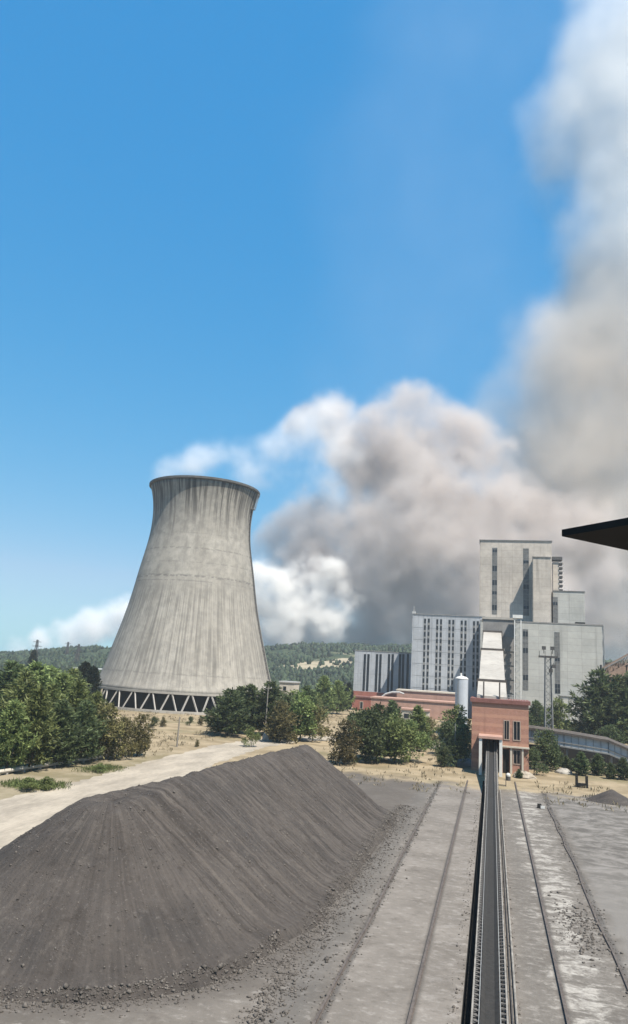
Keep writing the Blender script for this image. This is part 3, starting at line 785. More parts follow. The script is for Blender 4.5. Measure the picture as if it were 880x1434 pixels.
mb = MB(); mb.box(x0, x1, hy0+.35, hy0+.42, z0, z1); mb.build('door', black_in, th)
mb = MB(); mb.box(ox1+.25, hx1+.1, hy0-.55, hy0-.002, 4.95, 5.25); mb.build('string_course', cream, th)
mb = MB(); mb.box(3.55, 3.95, hy0-.35, hy0-.002, 0, 4.9); mb.box(5.75, 6.1, hy0-.35, hy0-.002, 0, 4.9); mb.build('pilaster', cream, th)
mb = MB(); mb.box(ox0-.75, ox1+.4, hy0-6.2, hy0-.002, 6.75, 7.2); mb.build('canopy', brick_pk, th)
for x in (ox0-.35, ox1+.1):
    mb = MB(); mb.box(x-.28, x+.28, hy0-6.0, hy0-5.45, 0, 6.745); mb.build('canopy_post', white_pt, th)
mb = MB(); mb.box(ox0-.45, ox0-.2, hy0-5.4, hy0-.01, 2.5, 6.7); mb.build('canopy_side_sheet', roof_dk, th)
mb = MB()
for k in range(9): mb.bar((hx1-4.6+k*.5, hy0+.2, hz+.75), (hx1-4.6+k*.5, hy0+.2, hz+1.8), .06)
for zz in (1.25, 1.8): mb.bar((hx1-4.6, hy0+.2, hz+zz), (hx1-.3, hy0+.2, hz+zz), .06)
mb.build('roof_railing', steel_lt, th)

# inclined gallery climbing from the house roof to the boiler house
ig = thing('inclined_gallery', 'pale inclined conveyor gallery climbing from the brick house roof', 'conveyor gallery', (.5, 160, hz+.75))
gx0, gx1 = -2.7, 2.6
segs = [(158.5, 171, 14.05, 17.0), (171, 205, 16.6, 25.2), (205, 231, 25.0, 31.6)]
for i, (y0, y1, z0, z1) in enumerate(segs):
    w_ = .0+i*-.0
    mb = MB(); e = .35 if i == 0 else (.2 if i == 1 else 0)
    mb.hexa([(gx0-e, y0, z0-2.4 if i else z0), (gx1+e, y0, z0-2.4 if i else z0), (gx1+e, y1, z1-2.4), (gx0-e, y1, z1-2.4), (gx0-e, y0, z0+.5), (gx1+e, y0, z0+.5), (gx1+e, y1, z1+.5), (gx0-e, y1, z1+.5)])
    mb.build('gallery_section', conc, ig)
    mb = MB(); mb.box(gx0-e-.25, gx1+e+.25, y1-.5, y1+.4, z1-2.6, z1+.95); mb.build('joint_collar', roof_dk, ig)
for s in (-1.7, 1.5):
    mb = MB(); mb.bar((s, 158.2, 14.1), (s, 158.2, 17.4), .28); mb.build('door_post', roof_dk, ig)
for y, z in ((185, 17.5), (215, 25.0)):
    mb = MB()
    for s in (gx0+.5, gx1-.5): mb.bar((s, y, 0), (s, y, z), .7)
    mb.bar((gx0, y, z-.2), (gx1, y, z-.2), .6); mb.bar((gx0+.5, y, 6), (gx1-.5, y, z*.6), .3)
    mb.build('trestle', conc_dk, ig)
# head tower at the upper end of the gallery
A = at(677, 868, 236); B = at(722, 871, 236)
ht = thing('gallery_head_tower', 'grey tower behind the top of the inclined gallery', 'tower', ((A.x+B.x)/2, 240, 0))
mb = MB(); mb.box(A.x, B.x, 232.0, 246, 0, A.z); mb.build('wall', conc_dk, ht)
mb = MB(); mb.box(A.x-.3, B.x+.3, 231.7, 246.3, A.z, A.z+.6); mb.build('roof', conc, ht)
for z in np.arange(14, A.z-3, 4.2):
    mb = MB(); mb.box(gx1+.6, B.x-.2, 231.85, 231.998, z, z+.35); mb.build('floor_band', steel_mid, ht)
# white ladder mast in front of the boiler house
L0 = at(721, 975, 229); L1 = at(730, 975, 229); lt = at(722, 868, 229)
lm = thing('stair_mast', 'white lattice stair mast with many rungs beside the inclined gallery', 'stair mast', ((L0.x+L1.x)/2, 229.5, 0))
for x in (L0.x, L1.x):
    for y in (229, 230.6):
        mb = MB(); mb.bar((x, y, 0), (x, y, lt.z+.5), .32); mb.build('upright', white_pt, lm)
mb = MB()
for z in np.arange(3, lt.z, 2.35):
    mb.box(L0.x+.2, L1.x-.2, 229.1, 229.9, z, z+.22)
tag(mb.build('landing', steel_lt, lm), None)
mb = MB()
for i, z in enumerate(np.arange(3, lt.z-2.4, 2.35)):
    a, b_ = (L0.x, L1.x) if i % 2 else (L1.x, L0.x)
    mb.bar((a, 229.7, z+.3), (b_, 229.7, z+2.35), .1)
mb.build('bracing', steel_lt, lm)
mb = MB(); mb.box(L0.x-.6, L1.x+.5, 228.6, 231, lt.z+.5, lt.z+1.5); mb.build('mast_head', white_pt, lm)

# ------------------------------------------------------------------ boiler house
Yb = 340.0
def rect(a, b, c, Y):      # top-left, right, bottom pixel -> x0, x1, z0, z1 at depth Y
    p, q, r_ = at(*a, Y), at(*b, Y), at(*c, Y); return p.x, q.x, r_.z, p.z
bh = thing('boiler_house', 'tall pale boiler house with stepped upper block and dark window strips', 'boiler house', (20, Yb, 0))
mx0, mx1 = at(673, 880, Yb).x, at(845, 900, Yb).x; mz = at(760, 873, Yb).z
mb = MB(); mb.box(mx0, mx1, Yb, Yb+45, 0, mz); mb.build('main_block', panel_w, bh)
mb = MB(); mb.box(mx0-.15, mx1+.15, Yb-.15, Yb+45.1, mz, mz+.55); mb.build('parapet', conc_dk, bh)
Yu = 356.0
ux0, ux1 = at(672, 800, Yu).x, at(773, 800, Yu).x; uz = at(722, 758, Yu).z
mb = MB(); mb.box(ux0, ux1, Yu, Yu+28, mz-3, uz); mb.build('upper_block', conc_warm, bh)
mb = MB(); mb.box(ux0-.3, ux1+.3, Yu-.3, Yu+28.3, uz, uz+.55); mb.build('upper_parapet', grey_louvre, bh)
Ys = 348.0
sx0, sx1 = at(747, 820, Ys).x, at(772, 820, Ys).x; sz_ = at(760, 781, Ys).z
mb = MB(); mb.box(sx0, sx1, Ys, Yu-.01, mz+.56, sz_); mb.build('stair_tower', conc_warm, bh)
mb = MB(); mb.box(sx0-.45, sx0-.02, Ys-.3, Ys+.2, mz+.6, sz_+.45); mb.box(sx0-.02, sx1+.1, Ys-.3, Ys+.2, sz_+.01, sz_+.45); mb.build('stair_tower_trim', grey_louvre, bh)
rx0, rx1 = at(773.5, 850, Ys).x, at(820, 850, Ys).x; rz_ = at(800, 829, Ys+2).z
mb = MB(); mb.box(ux1+.05, rx1, Ys+2, Ys+30, mz+.56, rz_); mb.build('side_block', panel_w, bh)
mb = MB(); mb.box(ux1+.05, rx1+.2, Ys+1.8, Ys+30.2, rz_, rz_+.5); mb.build('side_parapet', grey_louvre, bh)
# outside stair between the upper block and the side block
ex0, ex1 = at(775, 800, Yu).x, at(787, 800, Yu).x; ez1 = at(780, 779, Yu).z
mb = MB(); mb.box(ex0, ex1-1.0, Yu+2, Yu+6, rz_+.5, ez1-2.5); mb.build('stair_shaft', conc_warm, bh)
mb = MB(); mb.box(ex0-.4, ex1+.4, Yu+1.2, Yu+6.5, ez1-1.6, ez1); 
for z in np.arange(rz_+1.2, ez1-3, 2.1):
    mb.box(ex1-.95, ex1+.5, Yu+1.5, Yu+6.2, z, z+.9)
mb.build('stair_landing', steel_dk, bh)
# window strips, each set into its wall with mullions standing proud
def strip(px0, px1, pt, pb, Y, seed, parent=bh, name='window_strip', seg=2.4, open_=.18, m0=grey_louvre, base=None):
    x0, x1 = at(px0, (pt+pb)/2, Y).x, at(px1, (pt+pb)/2, Y).x; z1 = at(px0, pt, Y).z; z0 = at(px0, pb, Y).z
    rnd = random.Random(seed); f = MB()
    f.box(x0, x1, Y-.10, Y+.002-.03, z0, z1)
    o_ = f.build(name, m0, parent)
    l = MB(); z = z0+.2
    while z < z1-.6:
        h_ = min(seg*rnd.uniform(.6, 1.2), z1-z-.2)
        if rnd.random() < open_: d = MB(); d.box(x0+.12, x1-.12, Y-.13, Y-.104, z, z+h_); d.build('pane', dark_glass, o_)
        z += h_+.12
        l.box(x0+.05, x1-.05, Y-.16, Y-.105, z-.12, z-.01)
    xm = (x0+x1)/2; l.box(xm-.05, xm+.05, Y-.175, Y-.135, z0, z1)
    l.build('mullion', steel_mid, o_)
    return o_
strip(689.5, 696.5, 767, 860, Yu, 1, open_=.3); strip(733, 741, 768, 862, Yu, 2)
strip(732.5, 740, 881, 966, Yb, 3); strip(777, 784.5, 885, 971, Yb, 4)
strip(774.5, 781.5, 836, 872, Ys+2, 5, open_=.5)
# rust and water pipes
mb = MB()
xr = mx1+.25
for k in range(14):
    z = mz-2.2*k; mb.tube((xr+.12*((k*37) % 3-1), Yb-.2, z), (xr+.12*(((k+1)*37) % 3-1), Yb-.2, z-2.2), .16, n=6)
mb.build('downpipe', steel_mid, bh)
mb = MB(); c0 = at(806, 874, Yb+3); mb.box(c0.x, c0.x+4.0, Yb+2, Yb+5, mz+.56, mz+1.4); mb.build('roof_vent', black_in, bh)
# low pale annex in front of the boiler house
a0, a1 = at(786, 975, 325), at(816, 975, 325)
ax = thing('annex_shed', 'low pale panelled shed at the foot of the boiler house', 'shed', ((a0.x+a1.x)/2, 325, 0))
mb = MB(); mb.box(a0.x, a1.x+4, 325, 338, 0, a0.z); mb.build('wall', panel_w, ax)
mb = MB(); mb.box(a0.x-.3, a1.x+4.3, 324.7, 338.3, a0.z, a0.z+.35); mb.build('roof', steel_mid, ax)
mb = MB()
for k in range(4): mb.box(a0.x+.4+k*2.6, a0.x+.65+k*2.6, 324.85, 325, .2, a0.z-.1)
mb.build('wall_rib', steel_mid, ax)
# bunker hall with paired window columns
Yt = 352.0
b0, b1 = at(577, 900, Yt).x, at(673, 900, Yt).x; bz = at(577, 860, Yt).z
bb = thing('bunker_hall', 'light grey hall with five pairs of broken window columns between boiler house and turbine hall', 'hall', ((b0+b1)/2, Yt, 0))
mb = MB(); mb.box(b0, mx0+2, Yt, Yt+40, 0, bz); mb.build('wall', panel, bb)
mb = MB(); mb.box(b0-.2, mx0+2, Yt-.2, Yt+40.2, bz, bz+.4); mb.build('parapet', steel_mid, bb)
rnd = random.Random(5)
for pair in range(5):
    for q in (0, 1):
        px = 594.5+pair*17.3+q*5.3
        zt = at(px, 866+pair*.9, Yt).z; zb = at(px, 967, Yt).z; xw = at(px, 910, Yt).x
        f = MB(); z = zt
        f.box(xw-.55, xw+.55, Yt-.06, Yt-.028, zb, zt); wn_ = f.build('window_column', steel_mid, bb)
        while z > zb+1:
            h_ = 2.75; d = MB(); d.box(xw-.42, xw+.42, Yt-.09, Yt-.062, max(zb, z-h_*rnd.uniform(.72, .92)), z-.15); z -= h_+.35; d.build('pane', dark_glass, wn_)
mb = MB()
for z in np.arange(12, bz, 5.6): mb.box(b0+.5, mx0-.2, Yt-.05, Yt-.026, z, z+.14)
mb.build('panel_joint', steel_mid, bb)
mb = MB(); q = at(580, 858, Yt+3); mb.box(q.x-.8, q.x+.8, Yt+2, Yt+5, bz+.4, bz+1.6); mb.bar((q.x, Yt+3, bz+1.6), (q.x, Yt+3, bz+4), .25); mb.build('roof_vent', steel_lt, bb)
# turbine hall further back
Yc = 371.0
c0, c1 = at(496, 940, Yc).x, at(580, 940, Yc).x; cz_ = at(496, 911, Yc).z
tb = thing('turbine_hall', 'lower blue grey hall with tall dark slits on a red base', 'hall', ((c0+c1)/2, Yc, 0))
zr = at(520, 969, Yc).z
mb = MB(); mb.box(c0, c1+4, Yc, Yc+40, zr, cz_); mb.build('wall', panel, tb)
mb = MB(); mb.box(c0-.15, c1+4, Yc-.15, Yc+40.2, cz_, cz_+.4); mb.build('parapet', steel_mid, tb)
mb = MB(); mb.box(c0-.2, c1+4, Yc-.25, Yc+40, 0, zr); mb.build('base_wall', red_pt, tb)
for px in (510.5, 515.5, 527.5, 532.5, 544.5, 549.5, 560, 564.5, 571):
    xw = at(px, 940, Yc).x; zt = at(px, 916, Yc).z
    f = MB(); f.box(xw-.6, xw+.6, Yc-.06, Yc-.028, zr+.3, zt); f.build('window_slit', dark_glass, tb)
# low brick buildings in front
def low_block(px0, px1, pt, pb, Y, depth, mat, roofm, name, label, cat, wins=()):
    p, q = at(px0, pt, Y), at(px1, pt, Y); z1 = (p.z+q.z)/2
    o = thing(name, label, cat, ((p.x+q.x)/2, Y, 0))
    mb = MB(); mb.box(p.x, q.x, Y, Y+depth, 0, z1); mb.build('wall', mat, o)
    mb = MB(); mb.box(p.x-.4, q.x+.4, Y-.4, Y+depth+.4, z1, z1+.6); mb.build('roof', roofm, o)
    for (a, b_, c_, d_) in wins:
        u, v = at(a, c_, Y), at(b_, d_, Y)
        f = MB(); f.box(u.x-.2, v.x+.2, Y-.08, Y-.01, v.z-.2, u.z+.2); w_ = f.build('window', cream, o)
        f = MB(); f.box(u.x, v.x, Y-.12, Y-.085, v.z, u.z); f.build('pane', dark_glass, w_)
    return o
low_block(520, 652, 982, 1008, 318, 14, brick_pk, brick_pk, 'workshop', 'long low pink brick workshop with flat roof in front of the halls', 'workshop', ((566, 576, 994, 1002), (589, 596, 994, 1002)))
low_block(556, 652, 970, 990, 336, 12, brick_pk, cream, 'workshop', 'upper flat roofed pink annex set behind the long low workshop', 'workshop', ())
low_block(495, 519, 977, 1000, 345, 10, red_pt, roof_red, 'workshop', 'small dark red block at the left end of the low workshop', 'workshop', ((505, 508, 983, 992),))
low_block(562, 600, 995, 1010, 300, 8, cream, brick_pk, 'gatehouse', 'small cream gatehouse in front of the pink workshop', 'gatehouse', ((566, 573, 999, 1006), (588, 596, 999, 1008)))
# bent white duct on the workshop roof
mb = MB(); pts = [at(531, 983, 330), at(534, 977, 330), at(540, 972, 330), at(549, 969.5, 330), at(560, 969.5, 330), at(566, 972, 330)]
for i in range(5): mb.tube(pts[i], pts[i+1], .42, n=8)
tag(mb.build('arched_duct', steel_lt, org=pts[0]), 'white arched duct bending over the low red roof', 'duct')
# white tank
ta, tb_ = at(638, 955, 300), at(656, 955, 300); zt = at(647, 951, 300).z; z0 = at(647, 990, 300).z
tc_ = Vector(((ta.x+tb_.x)/2, 300, 0)); rt = (tb_.x-ta.x)/2
tk = thing('storage_tank', 'pale blue cylindrical tank with domed top beside the brick house', 'tank', tc_)
mb = MB(); mb.lathe([(0.01, 0), (rt, 0), (rt, zt)], tc_, 32); mb.build('shell', tank_m, tk, smooth=False)
mb = MB(); mb.lathe([(rt+.1, zt), (rt+.1, zt+.25), (rt*.7, zt+.9), (.01, zt+1.3)], tc_, 32); mb.tube(tc_+Vector((-.4, 0, zt+1)), tc_+Vector((-.4, 0, zt+2.3)), .45, n=10); mb.build('dome', white_pt, tk)
mb = MB()
for s in (-.25, .25): mb.bar((tc_.x-rt*.5+s, tc_.y-rt*.9, 0), (tc_.x-rt*.5+s, tc_.y-rt*.9, zt), .08)
for z in np.arange(.5, zt, .6): mb.bar((tc_.x-rt*.5-.25, tc_.y-rt*.9, z), (tc_.x-rt*.5+.25, tc_.y-rt*.9, z), .06)
mb.build('ladder', steel_mid, tk)

# ------------------------------------------------------------------ conveyor gallery running off to the right
Yg = 175.0
og = thing('overhead_gallery', 'long roofed conveyor gallery on posts leaving the side of the brick house', 'conveyor gallery', (16, Yg, 0))
G = [(736, 1015, 1038), (790, 1022.5, 1046), (852, 1033, 1056), (905, 1055, 1078), (960, 1085, 1108)]
pts = []
for i, (px, a, b_) in enumerate(G):
    Y = Yg-(i*1.0); p, q = at(px, a, Y), at(px, b_, Y); pts.append((p.x, Y, q.z, p.z))
for i in range(len(pts)-1):
    (xa, ya, la_, ha), (xb, yb, lb, hb) = pts[i], pts[i+1]
    D = 3.4
    mb = MB(); mb.hexa([(xa, ya, la_), (xb, yb, lb), (xb, yb+D, lb), (xa, ya+D, la_), (xa, ya, ha-.9), (xb, yb, hb-.9), (xb, yb+D, hb-.9), (xa, ya+D, ha-.9)]); mb.build('side_sheet', blue_gal, og)
    mb = MB(); mb.hexa([(xa, ya-.6, ha-.88), (xb, yb-.6, hb-.88), (xb, yb+D+.6, hb-.88), (xa, ya+D+.6, ha-.88), (xa, ya-.6, ha-.45), (xb, yb-.6, hb-.45), (xb, yb+D/2, hb), (xa, ya+D/2, ha)]); mb.build('roof', roof_dk, og)
    mb = MB(); mb.bar((xa, ya-.08, la_+.9), (xb, yb-.08, lb+.9), .16, .22); mb.bar((xa, ya-.08, la_+.05), (xb, yb-.08, lb+.05), .2, .3)
    for k in range(7):
        s = k/6; x = xa+(xb-xa)*s; y = ya+(yb-ya)*s; mb.bar((x, y-.06, la_+(lb-la_)*s), (x, y-.06, ha-.9+(hb-ha)*s), .1)
    mb.build('side_rib', steel_mid, og)
for px, i in ((745, 0), (790, 1), (858, 2), (905, 3)):
    x, y, l_, h_ = pts[i]; x += .6
    mb = MB(); mb.box(x-.22, x+.22, y+.3, y+.75, 0, l_); mb.box(x-.22, x+.22, y+2.6, y+3.0, 0, l_); mb.bar((x, y+.4, l_*.5), (x, y+2.8, l_*.9), .2); mb.build('post', conc_dk, og)
# near-black wall added to stand in for the shade under the gallery
rw0 = at(744, 1060, 184); 
shade_dk = simple('shade_dark_wall', (.07, .065, .06), var=.4, scale=.4)
rw = MB(); rw.box(8.2, 48, 184, 184.7, 0, 3.6); tag(rw.build('shade_wall', black_in, org=(28, 184, 0)), 'dark low wall standing in for the shade under the long roofed gallery', 'wall')

# ------------------------------------------------------------------ lattice mast, poles, pylons
def lattice(o, c, h, w0, w1, arms, mat, nseg):
    for sx_ in (-1, 1):
        for sy_ in (-1, 1):
            mb = MB(); mb.bar((c[0]+sx_*w0, c[1]+sy_*w0, 0), (c[0]+sx_*w1, c[1]+sy_*w1, h), .24*max(1, w0)); mb.build('mast_leg', mat, o)
    mb = MB(); t_ = .15*max(1, w0)
    for k in range(nseg):
        f0, f1 = k/nseg, (k+1)/nseg; a, b_ = w0+(w1-w0)*f0, w0+(w1-w0)*f1
        for (p, q) in (((-1, -1), (1, -1)), ((1, -1), (1, 1)), ((1, 1), (-1, 1)), ((-1, 1), (-1, -1))):
            if k % 2: p, q = q, p
            mb.bar((c[0]+p[0]*a, c[1]+p[1]*a, h*f0), (c[0]+q[0]*b_, c[1]+q[1]*b_, h*f1), t_)
    mb.build('bracing', mat, o)
    for z, ln in arms:
        mb = MB(); mb.bar((c[0]-ln, c[1], z), (c[0]+ln, c[1], z), .3, .3); mb.bar((c[0]-ln, c[1], z), (c[0], c[1], z+.9), .12); mb.bar((c[0]+ln, c[1], z), (c[0], c[1], z+.9), .12); mb.build('cross_arm', mat, o)
mp = at(769, 1060, 181); mtop = at(769, 908, 181).z
lm_ = thing('lattice_mast', 'tall grey lattice mast with lamp platform in front of the boiler house', 'lattice mast', (mp.x, 181, 0))
lattice(lm_, (mp.x, 181), mtop-2.2, .95, .62, [], steel_mid, 16)
mb = MB(); mb.box(mp.x-2.1, mp.x+2.1, 180.2, 181.8, mtop-2.2, mtop-1.75)
for x in (-2.0, -.7, .7, 2.0): mb.bar((mp.x+x, 180.3, mtop-1.75), (mp.x+x, 180.3, mtop-.7), .1)
mb.build('platform', steel_dk, lm_)
for x, z in ((-1.0, .9), (.9, .9), (1.2, -3.2), (.5, -4.2)):
    mb = MB(); mb.box(mp.x+x-.45, mp.x+x+.45, 179.7, 180.15, mtop-1.3+z, mtop-.5+z); mb.bar((mp.x+x, 180.2, mtop-1.7+z*.5), (mp.x+x, 180.0, mtop-1.2+z), .14); mb.build('floodlight', steel_dk, lm_)
for i, (px, pb, pt, Y, lab) in enumerate(((53, 936, 896, 620, 'distant lattice pylon farthest left on the horizon'), (96, 938, 899, 760, 'faint middle pylon on the horizon left of the tower'), (111, 938, 902, 640, 'distant pylon on the horizon nearest the cooling tower'))):
    q = at(px, pt, Y); o = thing('power_pylon', lab, 'pylon', (q.x, Y, 0), 'pylons on the horizon')
    lattice(o, (q.x, Y), q.z, 2.2, .5, [(q.z-2, 4.5), (q.z-6, 5.5), (q.z-10, 4.5)], steel_dk, 7)
def pole(px, pb, pt, lab, name='utility_pole', arm=None, mat=wood, r=.19, Y=None):
    g = gnd(px, pb) if Y is None else Vector((at(px, pb, Y).x, Y, 0)); t_ = at(px, pt, g.y)
    o = thing(name, lab, 'pole', g); mb = MB(); mb.tube((g.x, g.y, 0), (t_.x*.0+g.x, g.y, t_.z), r, r*.7, n=7); mb.build('pole_shaft', mat, o)
    if arm:
        mb = MB(); mb.bar((g.x-arm, g.y, t_.z-.3), (g.x+arm, g.y, t_.z-.3), .14); mb.build('cross_arm', mat, o)
        mb = MB()
        for s in (-1, 1): mb.tube((g.x+s*arm*.9, g.y, t_.z-.25), (g.x+s*arm*.9, g.y, t_.z+.1), .09, n=6)
        mb.build('insulator', white_pt, o)
    return o
pole(248, 1046, 1004, 'thin wooden pole standing alone on the dry field by the tower')
pole(316, 1031, 975, 'wooden pole before the dark pine right of the tower', arm=.7)
pole(371, 1032, 962, 'leaning tall pole among the shrubs right of the tower', arm=.9)
pole(637, 1070, 1013, 'grey lamp pole left of the brick house', name='lamp_pole', mat=steel_mid, r=.1)
pole(40, 950, 938, 'short pale post showing above the pine grove', name='post', mat=white_pt, r=.5, Y=420)
pole(843, 985, 931, 'dark chimney pipe rising behind the big dark pine', name='chimney_pipe', mat=steel_dk, r=.55, Y=260)
# brown bunker with lattice gallery at the right edge
br = low_block(852, 960, 932, 990, 372, 20, brown_cl, roof_dk, 'coal_bunker', 'brown clad bunker building behind the big dark pines', 'bunker')
p0, p1 = at(846, 944, 330), at(905, 905, 330)
lg = thing('lattice_gallery', 'brown open lattice gallery rising behind the big dark pines', 'conveyor gallery', (p0.x, 330, 0))
mb = MB()
for y in (330, 334):
    a, b_ = Vector((p0.x, y, p0.z-1)), Vector((p1.x, y, p1.z-3)); up = Vector((0, 0, 3.6))
    mb.bar(a, b_, .4); mb.bar(a+up, b_+up, .4)
    for k in range(8):
        s = k/8; s2 = (k+1)/8; mb.bar(a.lerp(b_, s), a.lerp(b_, s2)+up, .22); mb.bar(a.lerp(b_, s), a.lerp(b_, s)+up, .22)
mb.build('truss', brown_cl, lg)
mb = MB(); a, b_ = Vector((p0.x, 331.9, p0.z+2.2)), Vector((p1.x, 331.9, p1.z+.2)); mb.bar(a, b_, 4.6, .3); mb.build('roof', steel_mid, lg)
for s in (.12, .55, .95):
    q = Vector((p0.x, 332, p0.z-1)).lerp(Vector((p1.x, 332, p1.z-3)), s); mb = MB(); mb.bar((q.x-1, 332, 0), (q.x, 332, q.z), .5); mb.bar((q.x+1, 332, 0), (q.x, 332, q.z), .5); mb.build('trestle', brown_cl, lg)
# far sheds
low_block(104, 140, 937, 950, 470, 25, white_pt, steel_lt, 'shed', 'white low shed far behind the dark cypresses left of the tower', 'shed', ())
low_block(392, 412, 956, 976, 330, 10, cream, steel_lt, 'shed', 'small white hut beside the right foot of the cooling tower', 'shed', ((397, 401, 961, 967),))
mb = MB(); a, b_ = at(408, 977, 300), at(448, 981, 300); mb.tube(a, b_, .5, n=8)
for s in (.05, .5, .95):
    q = a.lerp(b_, s); mb.bar((q.x, q.y, 0), (q.x, q.y, q.z), .4)
tag(mb.build('raised_pipe', cream, org=(a.x, 300, 0)), 'pale raised pipe between the small white hut and the shrubs', 'pipe')

# ------------------------------------------------------------------ small things in the yard
g0, g1 = gnd(-30, 1091), gnd(160, 1061); n = 9
gp = thing('guard_rail', 'white concrete guard rail in front of the pine grove', 'guard rail', g0)
mb = MB(); mb.tube(g0+Vector((0, 0, .55)), g0.lerp(g1, .64)+Vector((0, 0, .55)), .3, n=8); mb.tube(g0.lerp(g1, .66)+Vector((0, 0, .55)), g1+Vector((0, 0, .5)), .26, n=8); mb.build('rail_beam', cream, gp)
for k in range(n):
    q = g0.lerp(g1, (k+.5)/n); mb = MB(); mb.box(q.x-.18, q.x+.18, q.y-.18, q.y+.18, 0, .5); mb.build('rail_post', conc, gp)
g = gnd(815, 1103); z = 2.0
sf = thing('loading_frame', 'black open frame with two posts standing on the bare dirt', 'frame', g)
for s in (-.85, .85):
    mb = MB(); mb.box(g.x+s-.22, g.x+s+.22, g.y-.22, g.y+.22, 0, z); mb.build('frame_post', black_in, sf)
mb = MB(); mb.box(g.x-.62, g.x+.62, g.y-.35, g.y+.35, 0.05, .75); mb.build('frame_base', black_in, sf)
g = gnd(712, 1093)
sp_ = thing('control_post', 'white topped dark control post beside the conveyor near the house', 'post', g)
mb = MB(); mb.lathe([(.01, 0), (.42, 0), (.42, .75), (.01, .75)], g, 12); mb.build('drum', steel_dk, sp_)
mb = MB(); mb.lathe([(.40, .752), (.40, 1.05), (.2, 1.3), (.01, 1.32)], g, 12); mb.build('cap', white_pt, sp_)
g = gnd(757, 1132)
bx = thing('rail_buffer', 'small black and white block lying on the pale dirt near the right outer rail', 'block', g)
mb = MB(); mb.hexa([(g.x-.5, g.y-.2, 0), (g.x+.5, g.y-.3, 0), (g.x+.45, g.y+.4, 0), (g.x-.45, g.y+.4, 0), (g.x-.4, g.y-.1, .6), (g.x+.1, g.y-.1, .6), (g.x+.1, g.y+.3, .6), (g.x-.4, g.y+.3, .6)]); mb.build('block_body', black_in, bx)
mb = MB(); mb.box(g.x+.02, g.x+.6, g.y-.45, g.y-.31, .05, .42); mb.build('block_face', white_pt, bx)
# rail bracket frame beside the conveyor
g = gnd(702, 1101)
rb_ = thing('hoop_barrier', 'thin dark tubular hoop on the right side of the conveyor near the house', 'barrier', g)
mb = MB(); mb.bar((g.x-.7, g.y, 0), (g.x-.7, g.y, .2), .1); mb.bar((g.x+.8, g.y, .0), (g.x+.8, g.y, 2.2), .12); mb.bar((g.x-.7, g.y, .2), (g.x+.8, g.y, .2), .12); mb.build('hoop', steel_dk, rb_)
def boulder(px, pb, w_, h_, lab, seed, mat=rock_m, cat='rock', name='boulder'):
    g = gnd(px, pb); rnd = random.Random(seed); mb = MB(); V = []; F = []
    n, m_ = 14, 8
    for j in range(m_+1):
        for i in range(n):
            th_, ph = 2*math.pi*i/n, math.pi*.5*j/m_
            k = .75+.5*float(fbm(math.cos(th_)*1.6+seed*3+9, math.sin(th_)*1.6+ph*2+9, seed, 4))
            V.append((g.x+w_*k*math.cos(th_)*math.cos(ph), g.y+w_*.8*k*math.sin(th_)*math.cos(ph), -.05+h_*k*math.sin(ph)))
    for j in range(m_):
        for i in range(n): F.append((j*n+i, j*n+(i+1) % n, (j+1)*n+(i+1) % n, (j+1)*n+i))
    mb.add(V, F); return tag(mb.build(name, mat, org=g), lab, cat)
boulder(377, 1037, 1.9, 2.4, 'big pale boulder at the crest of the coal heap among shrubs', 3)
boulder(655, 1072, 3.0, 1.3, 'grey earth mound against the conveyor side of the lamp pole', 7, mat=conc_dk, cat='mound', name='earth_mound')
boulder(735, 1089, 2.3, 1.2, 'tan earth mound in front of the brick house door', 9, mat=road_m, cat='mound', name='earth_mound')
boulder(755, 1079, .8, .9, 'round white stone under the shrub right of the house', 12)
boulder(790, 1083, 1.7, 1.0, 'flat pale rock among the saplings below the gallery', 14)

# ------------------------------------------------------------------ operator cabin roof, upper right
zc = 18+6*.20
def pl(px, py, z): 
    g = gnd(px, py, z); return (g.x, g.y)
T = gnd(787, 747, 19.05)
za = T.z
poly = [pl(787, 751, za), pl(800, 755, za), pl(866, 768, za)]
e1 = pl(880, 735, za)
base = Vector((poly[0][0], poly[0][1])); d1 = (Vector(e1)-base); d2 = (Vector(poly[2])-base)
far1 = base+d1.normalized()*4.5; far2 = base+d2.normalized()*9.0
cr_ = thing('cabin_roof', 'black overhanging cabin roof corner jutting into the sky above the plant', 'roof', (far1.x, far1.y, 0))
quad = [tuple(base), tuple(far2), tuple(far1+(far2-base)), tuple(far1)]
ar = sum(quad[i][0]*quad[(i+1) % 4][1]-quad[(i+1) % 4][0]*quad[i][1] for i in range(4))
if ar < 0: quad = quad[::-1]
mb = MB(); mb.prism(quad, za, za+.05); mb.build('roof_sheet', black_in, cr_)  # near-black colour stands in for the roof's backlit shade
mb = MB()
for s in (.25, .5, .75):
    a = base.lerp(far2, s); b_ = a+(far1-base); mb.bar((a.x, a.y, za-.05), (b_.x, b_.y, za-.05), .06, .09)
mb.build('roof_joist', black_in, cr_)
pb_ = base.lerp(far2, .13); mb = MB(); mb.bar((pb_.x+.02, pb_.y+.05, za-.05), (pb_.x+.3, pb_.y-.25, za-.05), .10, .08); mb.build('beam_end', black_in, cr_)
inner = base+(far1-base)*.62+(far2-base)*.35
for q in (base+(far1-base)*.75+(far2-base)*.3, base+(far1-base)*.75+(far2-base)*.7):
    mb = MB(); mb.bar((q.x, q.y, 0), (q.x, q.y, za), .15); mb.build('roof_post', steel_dk, cr_)
